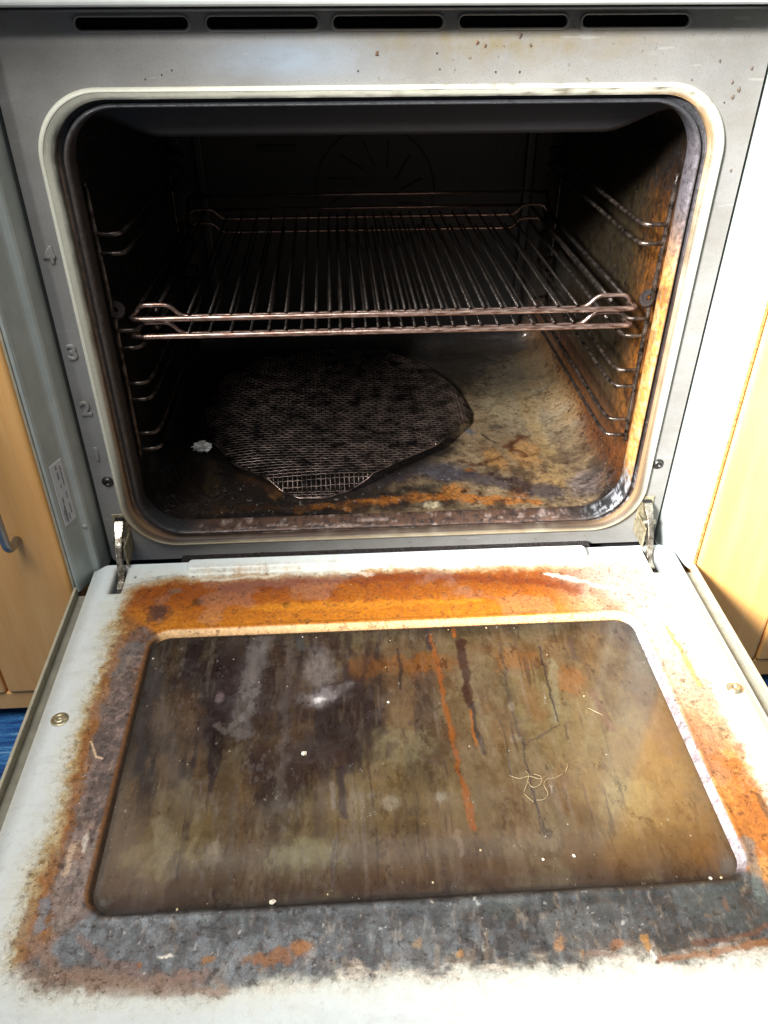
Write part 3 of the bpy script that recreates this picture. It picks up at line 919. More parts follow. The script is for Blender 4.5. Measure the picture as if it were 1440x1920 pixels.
mix(c, bot * (.6 + .4 * n), (84, 60, 46)); mix(c, bot * sstep(.5, .8, n2) * .6, (52, 44, 46))
mix(c, bot * sstep(.62, .85, fbm(fu * .35, fv, .004, 15, 4)) * .45, (176, 160, 152)); mix(c, bot * sstep(.78, .66, tt) * sstep(.62, .68, tt) * .6, (70, 76, 92))
mix(c, right * (.5 + .4 * n), (66, 48, 42))
og = right * sstep(.33, .27, z) * sstep(.82, .9, tt)
mix(c, og * (.7 + .3 * n2), (206, 142, 66)); mix(c, og * sstep(.5, .75, n2) * .6, (236, 206, 156)); mix(c, og * sstep(.52, .35, n) * sstep(.12, .3, z) * .7, (90, 48, 24))  # orange stain on the right lip, its bright highlight painted in pale
mix(c, right * sstep(.25, .31, z) * (.4 + .3 * n2), (110, 108, 116)); mix(c, sstep(.60, .72, tt) * sstep(.82, .74, tt) * (.5 + .4 * n), (22, 20, 20)); mix(c, sstep(.55, .75, n2) * .45, (20, 18, 18))
mix(c, top * .9, (44, 46, 50))
cr = sstep(.055, .02, np.hypot(np.abs(x) - .215, z - .045)); mix(c, cr * sstep(.7, .9, tt), (30, 30, 32)); mix(c, cr * right * sstep(.5, .7, n2) * .6, (170, 172, 180))
paint_attr(o.data, c, .42 + .25 * n)

# ---- cavity: one enamelled box with rounded corners
CH, CT, CB, CR = .2440, .4030, .0195, .042


def cav_section(h, t, b, r, ncorner=22, nx=290, nz=190):
    pts = []
    cz = (t + b) / 2; hz = (t - b) / 2
    cors = ((1, 1), (-1, 1), (-1, -1), (1, -1))
    for k, (sx, sz) in enumerate(cors):
        for i in range(ncorner):
            a = math.pi / 2 * (k + i / ncorner)
            pts.append((sx * (h - r) + r * math.cos(a), cz + sz * (hz - r) + r * math.sin(a)))
        a = math.pi / 2 * (k + 1)
        nsx, nsz = cors[(k + 1) % 4]
        p = (sx * (h - r) + r * math.cos(a), cz + sz * (hz - r) + r * math.sin(a))
        e = (nsx * (h - r) + r * math.cos(a), cz + nsz * (hz - r) + r * math.sin(a))
        cnt = nx if k % 2 == 0 else nz
        for i in range(cnt):
            f = i / cnt
            pts.append((p[0] * (1 - f) + e[0] * f, p[1] * (1 - f) + e[1] * f))
    return np.array(pts + [pts[0]])


rows = []
for i in range(250):
    yy = .008 + (.425 - .008) * i / 249
    k = max(0.0, (yy - .395) / .03)
    sh = .030 * (1 - math.sqrt(max(0, 1 - min(1, k) ** 2)))
    p = cav_section(CH - sh, CT - sh, CB + sh, CR)
    rows.append(np.stack([p[:, 0], np.full(len(p), yy), p[:, 1]], 1))
A = np.stack(rows)
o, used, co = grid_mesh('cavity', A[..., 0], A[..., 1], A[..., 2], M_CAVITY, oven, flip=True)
x, y, z = co[:, 0].astype(float), co[:, 1].astype(float), co[:, 2].astype(float)
c = np.tile(lin((11, 10, 10)), (len(x), 1))  # near-black base carries the shade inside as well as soot
nA = fbm(x + z, y, .05, 21); nB = fbm(y, z + x * .1, .014, 22); nS = fbm(y * 1.0, z * .45, .0055, 23, 4); nF = fbm(x, y, .004, 24, 3)
rw = sstep(.208, .238, x) * sstep(.40, .37, z)
mix(c, rw * .95, (56, 46, 26))
mix(c, rw * sstep(.13, .02, y) * (.35 + .55 * nB), (112, 60, 14))
mix(c, rw * sstep(.5, .75, nS) * .55, (52, 34, 14))
mix(c, rw * sstep(.55, .30, nS) * .35 * sstep(.14, .03, y), (150, 90, 20))
mix(c, rw * sstep(.27, .35, z + .05 * (nB - .5)) * .95, (14, 13, 12)); mix(c, rw * sstep(.04, .17, y + .05 * (nA - .5)) * .72, (24, 20, 14))  # painted shade: wall darkens upward and deeper as the beam falls off
mix(c, rw * sstep(.12, .05, z) * (.4 + .5 * nB), (84, 42, 16))
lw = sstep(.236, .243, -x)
mix(c, lw * (.3 + .4 * nA), (16, 14, 12))  # left wall kept near black: its shade is painted into the colour
flm = sstep(.052, .0205, z)
cf = np.tile(lin((30, 25, 21)), (len(x), 1))
mix(cf, sstep(-.02, .09, x + .25 * (nA - .5)) * .92 * sstep(.34, .24, y), (114, 97, 74))
mix(cf, sstep(.35, .65, nA) * .3, (60, 44, 28))
apply_marks(cf, x, y, FLOOR_MARKS, 31, 1.0, .75, .4)
gF = grit_noise(x, y, 61)
mix(cf, sstep(.50, .68, fbm(x, y, .03, 63, 5)) * sstep(.20, .06, y) * .75, (44, 30, 22))
mix(cf, sstep(.02, -.10, x) * .6, (16, 14, 13))  # left half of the floor darkened: painted shade
mix(cf, sstep(.46, .30, gF) * .32, (34, 27, 24)); mix(cf, sstep(.62, .80, gF) * .12 * sstep(.0, .1, x), (150, 136, 112))
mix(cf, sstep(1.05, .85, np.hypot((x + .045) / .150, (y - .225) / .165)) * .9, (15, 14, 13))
mix(cf, sstep(.60, .74, fbm(x, y, .005, 41)) * sstep(.14, .05, y) * .6, (36, 28, 26))
mix(cf, sstep(.90, 1.0, nF) * sstep(.16, .04, y) * .35, (170, 160, 150))
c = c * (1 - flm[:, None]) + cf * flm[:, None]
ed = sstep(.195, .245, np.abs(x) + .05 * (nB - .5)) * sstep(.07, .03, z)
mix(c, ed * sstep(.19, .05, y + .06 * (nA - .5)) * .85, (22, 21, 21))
mix(c, ed * (x > 0) * sstep(.16, .2, y) * .5, (120, 92, 52))
rg = np.where(z < .05, .34, .40) + .2 * (nB - .5) - .18 * ed + .4 * sstep(.28, .36, y)
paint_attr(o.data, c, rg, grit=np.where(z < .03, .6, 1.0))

back = empty('cavity_back')
bpy.data.objects.remove(back)
bk = plate('cavity_back', [outline_rr(0, .211, .222, .170, .03)], .4235, .002, simple('back_soot_shade', (22, 21, 19), .6, 0, .4, 30, .4, c2=(15, 15, 13)), oven)  # back wall near black: shade painted in along with soot
M_BACKD = simple('back_shadow_soot', (17, 16, 15), .65, 0, .3, 60)
for sx in (-1, 1):
    box('back_rib', (sx * .205 - .006, .414, .05), (sx * .205 + .006, .4232, .38), simple('rib_soot', (28, 28, 26), .5, 0, .3, 60), oven, .003, 3)
# fan cover: ring plus slits
fan = tube('fan_cover_ring', [(.011 + .075 * math.cos(a * math.pi / 24), .4215, .235 + .075 * math.sin(a * math.pi / 24)) for a in range(48)], .0008, bk.data.materials[0], oven, 8, True)
for k in range(12):
    a = math.pi * 2 * k / 12
    p0 = (.011 + .030 * math.cos(a), .4225, .235 + .030 * math.sin(a))
    p1 = (.011 + .062 * math.cos(a + .25), .4225, .235 + .062 * math.sin(a + .25))
    tube('fan_slit', [p0, p1], .0008, bk.data.materials[0], oven, 6)
box('back_vent', (-.134, .4205, .283), (-.086, .4233, .291), M_BACKD, oven, .001)

# grill shield hanging at the front of the roof
sh = []
for i in range(61):
    xx = -.236 + .472 * i / 60
    d = sstep(.170, .226, abs(xx))
    zb = .3745 + .0165 * float(d)
    sh.append((xx, zb))
M_SHIELD = simple('shield_blued_steel', (18, 20, 24), .6, .1, .3, 30, .2, c2=(13, 14, 16))
vts, fcs = [], []
for (xx, zb) in sh:
    vts += [(xx, .022, .4045), (xx, .0255, zb + .004), (xx, .0285, zb), (xx, .034, zb + .002)]
for i in range(60):
    for k in range(3):
        a = i * 4 + k
        fcs.append((a, a + 1, a + 5, a + 4))
mesh_obj('grill_shield', vts, fcs, M_SHIELD, oven)

# ---- side trims: folded strips each side of the frame
for s in (-1, 1):
    pr = [(.2792, .0120), (.2796, -.0005), (.2830, -.0175), (.2845, -.0200), (.2895, -.0215), (.2908, -.0235), (.2975, -.0420), (.2990, -.0445), (.3012, -.0452), (.3016, -.0300)]
    zs = [-.0145 + (.4600 + .0145) * i / 12 for i in range(13)]
    vts, fcs = [], []
    for zz in zs:
        for (px, py) in pr:
            vts.append((s * px, py, zz))
    w = len(pr)
    for i in range(12):
        for k in range(w - 1):
            q = (i * w + k, i * w + k + 1, (i + 1) * w + k + 1, (i + 1) * w + k)
            fcs.append(q if s > 0 else q[::-1])
    t = mesh_obj('side_trim', vts, fcs, M_TRIM, oven, smooth=False)
    t['label'] = 'folded grey trim strip ' + ('with rating label' if s < 0 else 'in glaring light')
    box('trim_edge', (min(s * .3018, s * .3040), -.0462, -.0140), (max(s * .3018, s * .3040), -.020, .460), M_ENAMELEDGE if s < 0 else M_GAPRUST, t, .0005, 1)
    # rivet dimple low on the trim
    bm = bmesh.new()
    bmesh.ops.create_uvsphere(bm, u_segments=12, v_segments=8, radius=.0024)
    bmesh.ops.scale(bm, vec=(1, .5, 1), verts=bm.verts)
    bmesh.ops.translate(bm, vec=(s * .2875, -.0212, .046), verts=bm.verts)
    bm_obj('rivet', bm, M_TRIM, t, True)
    if s < 0:
        # rating label lying on the outer facet of the trim, print as illegible blurred lines
        A0 = Vector((-.2914, -.0249, 0)); A1 = Vector((-.2970, -.0403, 0))
        e = (A1 - A0); nrm = Vector((-e.y, e.x, 0)).normalized()
        if nrm.y > 0:
            nrm = -nrm

        def lp(u, v, off):
            return A0 + e * u + nrm * off + Vector((0, 0, .0600 + v * .0640))
        lv = [lp(0, 0, .0006), lp(1, 0, .0006), lp(1, 1, .0006), lp(0, 1, .0006), lp(0, 0, .0001), lp(1, 0, .0001), lp(1, 1, .0001), lp(0, 1, .0001)]
        lab = mesh_obj('rating_label', lv, [(0, 1, 2, 3), (7, 6, 5, 4), (0, 4, 5, 1), (1, 5, 6, 2), (2, 6, 7, 3), (3, 7, 4, 0)], M_LABEL, t, smooth=False)
        lab['label'] = 'small white rating label with tiny print'
        pv, pf = [], []
        r2 = random.Random(3)
        for (u0, v0, v1, w_) in [(.22, .60, .93, .09), (.22, .14, .30, .09), (.50, .74, .86, .12), (.50, .90, .96, .16), (.50, .60, .65, .08), (.62, .36, .46, .10), (.24, .40, .50, .09), (.45, .06, .18, .07), (.64, .04, .33, .12), (.80, .08, .26, .05)]:
            v = v0
            while v < v1:
                l = r2.uniform(.008, .030)
                b0 = len(pv)
                pv += [lp(u0, v, .0009), lp(u0 + w_, v, .0009), lp(u0 + w_, min(v + l, v1), .0009), lp(u0, min(v + l, v1), .0009)]
                pf.append((b0, b0 + 1, b0 + 2, b0 + 3))
                v += l + .010
        mesh_obj('label_print', pv, pf, M_PRINT, t, smooth=False)


# ---- screws
def screw(name, loc, r, axis, mat, parent, hole=True):
    """domed head with a recessed socket; axis 'Y' faces the viewer, 'Z' faces up"""
    prof_ = [(r * .34, -.0010), (r * .36, .0006), (r * .55, .0014), (r * .86, .0010), (r, .0), (r * 1.02, -.0006), (r * 1.35, -.0008)]
    seg = 20
    v = [(0, 0, -.0010)]
    f = []
    for (rr_, h) in prof_:
        for k in range(seg):
            a = 2 * math.pi * k / seg
            v.append((rr_ * math.cos(a), rr_ * math.sin(a), h))
    for k in range(seg):
        f.append((0, 1 + k, 1 + (k + 1) % seg))
    for j in range(len(prof_) - 1):
        for k in range(seg):
            a = 1 + j * seg
            f.append((a + k, a + seg + k, a + seg + (k + 1) % seg, a + (k + 1) % seg))
    o = mesh_obj(name, v, f, mat, parent)
    o.location = loc
    if axis == 'Y':
        o.rotation_euler = (math.pi / 2, 0, 0)
    return o


for s in (-1, 1):
    screw('screw', (s * .2627, -.0026, .0826), .0042, 'Y', M_SCREW, oven)

# ---- baked-on specks on the front panel
for (gx, gz, gr, mt) in [(-.0083, .4327, .0026, M_RUST), (.240, .4262, .0016, M_GRIME), (.2649, .4216, .0020, M_GRIME), (.2526, .4124, .0018, M_GRIME), (.2586, .4078, .0024, M_GRIME), (.2554, .4028, .0022, M_GRIME),
                         (.2669, .3512, .0020, M_GRIME), (-.1717, .4179, .0008, M_CHAR), (-.1597, .4205, .0009, M_CHAR), (-.1523, .4231, .0009, M_CHAR), (-.0216, .4219, .0010, M_CHAR), (.0771, .4205, .0011, M_CHAR), (.0941, .4204, .0012, M_CHAR),
                         (.0923, .4430, .0026, M_GRIME), (.1005, .4371, .0018, M_GRIME), (.0366, .4225, .0010, M_CHAR), (.2218, .4143, .0010, M_CHAR), (.2498, .3993, .0010, M_CHAR), (.0343, .4325, .0010, M_CHAR), (.0624, .4389, .0020, M_RUST), (.0682, .4372, .0017, M_RUST)]:
    bm = bmesh.new()
    bmesh.ops.create_icosphere(bm, subdivisions=2, radius=gr * .62)
    for v in bm.verts:
        k = 1 + .35 * math.sin(v.co.x * 2100 + gx * 900) * math.cos(v.co.z * 1700 + gz * 500)
        v.co = Vector((v.co.x * k * .9, v.co.y * .32, v.co.z * k * 1.15))
    bmesh.ops.translate(bm, vec=(gx, -.0018, gz), verts=bm.verts)
    bm_obj('grime_spot', bm, mt, oven, True)

# ---- hinge arms
for s in (-1, 1):
    hx = s * .2590
    ha = box('hinge_plate', (hx - .0075, -.0036, .010), (hx + .0075, -.0017, .046), M_BRASS, oven, .0008, 2)
    # folded upper bracket
    prof_ = [(-.0030, .0400), (-.0075, .0385), (-.0120, .0345), (-.0175, .0290), (-.0230, .0220), (-.0285, .0140), (-.0320, .0065), (-.0345, -.0015), (-.0400, -.0085), (-.0500, -.0095)]
    thk = [.0035, .006, .0075, .0085, .009, .008, .007, .006, .005, .004]
    bm = bmesh.new()
    rings = []
    for i, ((py, pz), tk) in enumerate(zip(prof_, thk)):
        a = Vector(prof_[max(0, i - 1)]); b_ = Vector(prof_[min(len(prof_) - 1, i + 1)])
        d = (b_ - a).normalized(); nn = Vector((-d.y, d.x))
        hw = .0028 if i > 2 else .0040
        rings.append([bm.verts.new((hx + sx * hw, py + nn.x * tk * q, pz + nn.y * tk * q)) for sx, q in ((-1, .5), (1, .5), (1, -.5), (-1, -.5))])
    for r0, r1 in zip(rings[:-1], rings[1:]):
        for k in range(4):
            bm.faces.new((r0[k], r0[(k + 1) % 4], r1[(k + 1) % 4], r1[k]))
    bm.faces.new(rings[0][::-1]); bm.faces.new(rings[-1])
    bmesh.ops.recalc_face_normals(bm, faces=bm.faces)
    bmesh.ops.bevel(bm, geom=list(bm.edges), offset=.0006, segments=2, affect='EDGES')
    arm = bm_obj('hinge_arm', bm, M_CHROME, oven, False)
    arm['label'] = 'steel hinge arm reaching into the door slot'
    tube('hinge_pin', [(hx - .006, -.019, .026), (hx + .006, -.019, .026)], .0026, M_CHROME, arm, 12)
    box('hinge_cheek', (hx + s * -.0062 - .0009, -.030, .0030), (hx + s * -.0062 + .0009, -.0018, .0260), M_BRASS, arm, .0008, 2)
    box('hinge_hook', (hx - .0042, -.0072, .0400), (hx + .0042, -.0020, .0425), M_DARK, arm, .0004, 1)

# ---- door: heightfield of pressed enamelled steel with the glass opening
OX, OY0, OY1 = .2168, -.3764, -.1194
OCX, OCY, OHX, OHY = 0, (OY0 + OY1) / 2, OX, (OY1 - OY0) / 2
nx, ny = 760, 640
gx = np.linspace(-.2885, .2885, nx); gy = np.linspace(-.512, -.0235, ny)
X, Y = np.meshgrid(gx, gy, indexing='ij')
dop = rrect(X, Y, OCX, OCY, OHX, OHY, .020)
Z = np.zeros_like(X)
Z -= .0075 * (1 - sstep(-.0075, .0002, dop))
# slight raised rib just outside the opening
Z += .0009 * np.exp(-((dop - .0022) / .0022) ** 2)
# panel rolls down at the outer edges
ex = .2885 - np.abs(X)
Z -= .0075 * (1 - sstep(-.002, .016, ex)) ** 1.0
Z -= .004 * (1 - sstep(0, .012, Y + .512))
# stiffening bar along the hinge edge
bar = (1 - sstep(-.0022, .0012, rrect(X, Y, 0.0, -.0335, .196, .0085, .006)))
Z += .0062 * bar
hing = (1 - sstep(-.001, .004, -.0235 - Y)) * 0
# hinge slots
for s in (-1, 1):
    ds = rrect(X, Y, s * .2590, -.047, .0058, .019, .002)
    Z -= .011 * (1 - sstep(-.0016, .0004, ds))
# dimples round the door screws
for s in (-1, 1):
    dd = np.hypot(X - s * .2705, Y + .214)
    Z -= .0012 * (1 - sstep(.003, .009, dd))
# very slight waviness of the pressed sheet
Z += .0005 * (fbm(X.ravel(), Y.ravel(), .12, 77, 2).reshape(X.shape) - .5)
keep = dop > -.0095
door, used, co = grid_mesh('door', X, Y, Z, M_DOOR, oven, keep=keep)
door['label'] = 'open drop-down oven door with burnt brown ring on white enamel'
x = X.ravel()[used]; y = Y.ravel()[used]; zz = Z.ravel()[used]
d = dop.ravel()[used]
c = np.tile(lin((206, 213, 213)), (len(x), 1))
rough = np.full(len(x), .34)
nL = fbm(x, y, .05, 101); nM = fbm(x, y, .016, 102, 5); nS = fbm(x, y, .005, 103); nV = fbm(x, y * .35, .006, 104, 4); nU = fbm(x, y, .03, 105, 5)
nH = fbm(x * .3, y, .005, 106, 4)
gN = grit_noise(x, y, 160); gV = grit_noise(x, y, 170, .35)
do = rrect(x, y, 0, -.2335, .252, .188, .030) + .009 * (nM - .5) + .007 * (nU - .5) + .006 * (nS - .5)
tx = (np.abs(x) - OX)
top = sstep(-.008, .008, (y - OY1) - np.maximum(tx, OY0 - y))
botm = sstep(-.008, .008, (OY0 - y) - np.maximum(tx, y - OY1))
lft = (x < 0) * (1 - top) * (1 - botm)
rgt = (x > 0) * (1 - top) * (1 - botm)
upright = sstep(.02, .20, x) * sstep(-.30, -.12, y)            # ring faded toward the upper right: glare painted into the colour
# faint yellowing outside the ring
mix(c, sstep(.022, -.004, do) * .38, (206, 196, 158))
mix(c, sstep(.05, 0, do) * sstep(.5, .8, nL) * .18, (196, 190, 166))
ring = ragged(sstep(.008, -.010, do), gV, .5, .7)
cr_ = np.tile(lin((164, 90, 20)), (len(x), 1))
# top band
mix(cr_, top * sstep(.35, .7, nU) * .55, (196, 120, 28))
mix(cr_, top * sstep(.45, .7, nV) * .35, (138, 66, 12)); mix(cr_, top * sstep(-.097, -.072, y + .018 * (nU - .5)) * .62 * (.6 + .8 * (gN - .25)), (112, 48, 10)); mix(cr_, top * sstep(-.085, -.112, y + .014 * (nM - .5)) * .5, (204, 128, 30))
mix(cr_, top * sstep(-.014, -.004, do) * .55, (190, 164, 112))
# left band
iw = ragged(sstep(.030, .012, d + .010 * (nM - .5)), gN, .8, .3)
mix(cr_, lft * .75, (142, 98, 50))
mix(cr_, lft * sstep(-.010, -.001, do) * .7, (192, 168, 96))
mix(cr_, lft * iw * .9, (94, 88, 88)); mix(cr_, lft * iw * sstep(.42, .66, nU) * .5, (84, 70, 62))
mix(cr_, lft * iw * sstep(.55, .72, nS) * .6, (148, 124, 118))
mix(cr_, lft * iw * sstep(.45, .25, nM) * .5, (66, 58, 58))
mix(cr_, lft * iw * sstep(-.27, -.33, y) * sstep(.35, .65, nV) * .55, (164, 148, 138))
mix(cr_, lft * iw * sstep(.60, .70, nU) * .5, (138, 92, 60))
# right band, lightened in colour for the glare on it
mix(cr_, rgt * .5, (178, 116, 54)); mix(cr_, rgt * sstep(.4, .65, nM) * .5, (200, 150, 84))
# bottom band: slate residue, dark drips next to the opening, brown outer fringe
mix(cr_, botm * .97, (100, 106, 111)); mix(cr_, botm * sstep(-.10, .08, x) * .7, (52, 56, 58))
mix(cr_, botm * sstep(.42, .66, nS) * .45, (148, 156, 162))
mix(cr_, botm * sstep(.026, .006, d + .02 * (nV - .5)) * sstep(-.17, -.10, x) * (.35 + .6 * nV), (50, 53, 55))
mix(cr_, botm * sstep(.48, .70, nV) * .42, (58, 62, 65)); mix(cr_, botm * sstep(.42, .22, nV) * .30, (150, 156, 162))
mix(cr_, botm * sstep(0.0, .20, x) * sstep(.35, .60, nM) * .5, (82, 92, 92))
mix(cr_, botm * sstep(-.012, -.003, do) * sstep(.38, .60, nM) * .75, (150, 124, 100))
mix(cr_, botm * sstep(-.16, -.21, x) * sstep(-.020, -.010, do) * .8, (134, 108, 88))
cr_ *= (1 - .45 * botm * sstep(-.12, .12, x) - .12 * botm)[:, None]
a_ring = ring * (1 - .80 * upright * (1 - top) ) * (1 - .55 * sstep(.14, .22, x) * top)
c = c * (1 - a_ring[:, None]) + cr_ * a_ring[:, None]
mix(c, sstep(.012, .0, np.abs(do + .001)) * botm * sstep(.55, .75, nH) * .5, (226, 214, 198))
mix(c, ring * sstep(.58, .36, gN) * (.28 - .14 * top), (70, 46, 28)); mix(c, ring * sstep(.58, .82, gV) * (.16 - .14 * top), (214, 190, 160))
apply_marks(c, x, y, DOOR_MARKS, 131, .7, .8, .4)
# crust specks
spk = fbm(x, y, .0032, 140, 2)
mix(c, ring * sstep(.10, .0, spk) * sstep(.5, .7, nU) * .5, (54, 40, 28))
mix(c, ring * botm * sstep(.9, 1.0, spk) * sstep(.5, .7, nU) * .5, (206, 206, 200))
# pressed edge round the glass
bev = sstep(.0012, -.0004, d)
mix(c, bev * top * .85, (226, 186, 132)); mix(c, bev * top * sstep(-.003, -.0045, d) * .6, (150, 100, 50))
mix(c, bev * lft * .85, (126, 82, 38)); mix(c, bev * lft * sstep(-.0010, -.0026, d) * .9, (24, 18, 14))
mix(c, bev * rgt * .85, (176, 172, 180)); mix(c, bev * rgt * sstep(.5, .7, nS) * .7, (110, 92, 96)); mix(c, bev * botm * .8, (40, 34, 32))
# inside of the hinge slots, their shade painted near black
for s in (-1, 1):
    ds = rrect(x, y, s * .2590, -.047, .0058, .019, .002)
    mix(c, sstep(.0002, -.0012, ds), (22, 21, 20))
    mix(c, sstep(.004, .0, ds) * sstep(-.0005, .0006, ds) * .45, (150, 132, 104))
mix(c, sstep(.42, .3, nL) * .10, (170, 172, 168)); mix(c, sstep(.62, .85, nH) * .16 * (1 - ring), (168, 168, 160)); mix(c, sstep(.6, .9, fbm(x + y * .4, y - x * .4, .03, 188, 5)) * .14 * (1 - ring), (160, 158, 146))
mix(c, sstep(.010, .0, .2885 - np.abs(x)) * .35, (150, 146, 128))
rough = .34 + .22 * ring + .15 * (nS - .5) - .10 * top * ring
paint_attr(door.data, c, rough, grit=.12 + .88 * sstep(.012, -.004, do))

# glass pane set in the opening
nx, ny = 600, 360
gx = np.linspace(-.2215, .2215, nx); gy = np.linspace(-.3812, -.1146, ny)
X, Y = np.meshgrid(gx, gy, indexing='ij')
Z = np.full_like(X, -.0046)
glass, used, co = grid_mesh('glass_pane', X, Y, Z, M_GLASS, door)
glass['label'] = 'grease-browned inner glass pane with drip streaks'
x = X.ravel(); y = Y.ravel()
nL = fbm(x, y, .06, 201, 4); nM = fbm(x, y, .02, 202, 5); nS = fbm(x, y, .005, 203); nV = fbm(x, y * .16, .007, 204, 4); nW = fbm(x, y * .3, .018, 206, 4)
c = np.tile(lin((98, 78, 54)), (len(x), 1))
mix(c, sstep(-.05, .18, x) * .55, (122, 96, 62))
mix(c, sstep(.40, .65, nL) * .45, (106, 93, 64)); mix(c, sstep(.55, .35, nM) * .35, (72, 56, 34)); mix(c, sstep(.5, .8, nW) * .28, (104, 70, 36))
mix(c, sstep(-.325, -.365, y + .012 * (nW - .5)) * .75, (70, 48, 30)); mix(c, sstep(-.352, -.374, y) * .6, (58, 44, 38))
mix(c, sstep(-.150, -.124, y + .012 * (nV - .5)) * .75, (40, 38, 27))
mix(c, sstep(.02, -.12, x) * sstep(-.30, -.22, y) * .35, (60, 48, 42))
mix(c, sstep(.50, .72, fbm(x, y * .6, .028, 281, 5)) * sstep(.06, -.10, x) * sstep(-.34, -.28, y) * .7, (50, 38, 37))
mix(c, sstep(.52, .75, fbm(x, y * .55, .022, 283, 5)) * .45, (72, 50, 30))
mix(c, sstep(.55, .78, fbm(x, y * .7, .03, 285, 5)) * .35, (120, 110, 84))
c *= .72
st = fbm(x, y * .22, .016, 311, 5)
mix(c, sstep(.44, .66, st) * sstep(.07, -.04, x) * sstep(-.345, -.26, y) * .85, (34, 27, 29))
apply_marks(c, x, y, GLASS_MARKS, 231, .45, .65, .5)
mix(c, sstep(.52, .78, nV) * .20 * sstep(.2, -.1, x), (46, 36, 34)); mix(c, sstep(.40, .15, nV) * .12, (126, 112, 92))
c[:, 1] *= .98
gG = grit_noise(x, y, 260, .4)
dr = fbm(x + .004 * fbm(x, y, .04, 291, 2), y * .05, .0042, 290, 3)
mix(c, sstep(.70, .86, dr) * sstep(.45, .65, fbm(x, y * .5, .05, 292, 3)) * .55, (44, 30, 26)); mix(c, sstep(.72, .9, fbm(x, y * .05, .005, 294, 3)) * sstep(.5, .7, fbm(x, y * .6, .045, 295, 3)) * .14, (132, 124, 116))
mix(c, sstep(.60, .78, gG) * (.04 + .16 * sstep(.45, .7, nL)) * sstep(.15, -.1, x), (116, 110, 108)); mix(c, sstep(.46, .28, gG) * .16, (40, 30, 24))
spk = fbm(x, y, .003, 210, 2)

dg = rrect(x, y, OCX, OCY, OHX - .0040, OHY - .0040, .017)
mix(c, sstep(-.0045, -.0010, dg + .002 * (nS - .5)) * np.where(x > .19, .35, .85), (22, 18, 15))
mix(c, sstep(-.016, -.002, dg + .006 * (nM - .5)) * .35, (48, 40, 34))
rough = .22 + .30 * sstep(.35, .75, nM) + .10 * (nS - .5)
paint_attr(glass.data, c, rough, grit=np.clip(.85 + .5 * (nM - .5), 0, 1))

# outer shell of the door with its thin upstanding rim
box('outer_shell', (-.3010, -.530, -.038), (.3010, -.0500, -.0140), M_OUTER, door, .002, 2)
for s in (-1, 1):
    box('rim', (min(s * .2985, s * .3012), -.530, -.0142), (max(s * .2985, s * .3012), -.0490, -.0045), M_ENAMELEDGE, door, .0008, 2)
for s in (-1, 1):
    screw('screw', (s * .2705, -.214, .0004), .0052, 'Z', M_SCREWL, door)

# dark crumbly sheet in the door gap, its colour standing for the shade there
gx = np.linspace(-.205, .205, 420); gy = np.linspace(-.0240, -.0012, 24)
X, Y = np.meshgrid(gx, gy, indexing='ij')
hn = fbm(X.ravel(), Y.ravel(), .006, 301, 5).reshape(X.shape)
Z = -.0085 + .0075 * hn * np.sin(np.clip((Y + .0240) / .0228, 0, 1) * math.pi)
grid_mesh('char_and_gap_shade', X, Y, Z, M_CHAR, oven)

# ================================================================== shelf runners (hang on the cavity walls)
RZ = [(.3050, .2893), (.2232, .2070), (.1730, .1568), (.1218, .1048)]


def runner(s):
    e = empty('shelf_runner', (s * .2335, .02, .10))
    B = Vector((s * .2335, .02, .10))

    def T(name, pts, r, n=8, mat=M_RUN):
        return tube(name, [Vector((s * a, b, cc)) - B for a, b, cc in pts], r, mat, e, n)
    T('post', rounded([(.2352, .0215, .3440), (.2342, .0200, .3380), (.2330, .0190, .2400), (.2345, .0240, .2340)], .006), .0023)
    T('post', rounded([(.2285, .0250, .2385), (.2322, .0195, .2330), (.2330, .0180, .1120), (.2335, .0180, .0990)], .006), .0022)
    T('post', [(.2345, .3720, .3440), (.2345, .3720, .0990)], .0022)
    for (za, zb) in RZ:
        for zz_ in (za, zb):
            T('rail', rounded([(.2328, .0185, zz_), (.2150, .0215, zz_ - .0008), (.2128, .0400, zz_ - .001), (.2128, .345, zz_ - .010), (.2150, .366, zz_ - .010), (.2340, .3715, zz_ - .010)], .006, 4), .0019)
    T('fixing_hook', rounded([(.2425, .0300, .2440), (.2280, .0220, .2455), (.2235, .0180, .2420), (.2265, .0165, .2375), (.2345, .0210, .2370)], .004, 4), .0030, 8, M_CHAR)
    bm = bmesh.new()
    bmesh.ops.create_cone(bm, cap_ends=True, segments=12, radius1=.0055, radius2=.0045, depth=.006)
    bmesh.ops.rotate(bm, matrix=Matrix.Rotation(math.pi / 2, 3, 'Y'), verts=bm.verts)
    bmesh.ops.translate(bm, vec=Vector((s * .2395, .0230, .2420)) - B, verts=bm.verts)
    bmesh.ops.bevel(bm, geom=list(bm.edges), offset=.0008, segments=2, affect='EDGES')
    bm_obj('fixing_bolt', bm, M_CHAR, e, True)
    bm = bmesh.new()
    bmesh.ops.create_cone(bm, cap_ends=True, segments=12, radius1=.0045, radius2=.0035, depth=.005)
    bmesh.ops.rotate(bm, matrix=Matrix.Rotation(math.pi / 2, 3, 'Y'), verts=bm.verts)
    bmesh.ops.translate(bm, vec=Vector((s * .2395, .3720, .2420)) - B, verts=bm.verts)
    bm_obj('fixing_bolt', bm, M_CHAR, e, True)
    return e


tag(runner(-1), 'wire shelf runner ladder on the dark oven wall beside the embossed shelf numbers', 'shelf runner', 'shelf runners')
tag(runner(1), 'wire shelf runner ladder against the sunlit orange-stained oven wall', 'shelf runner', 'shelf runners')

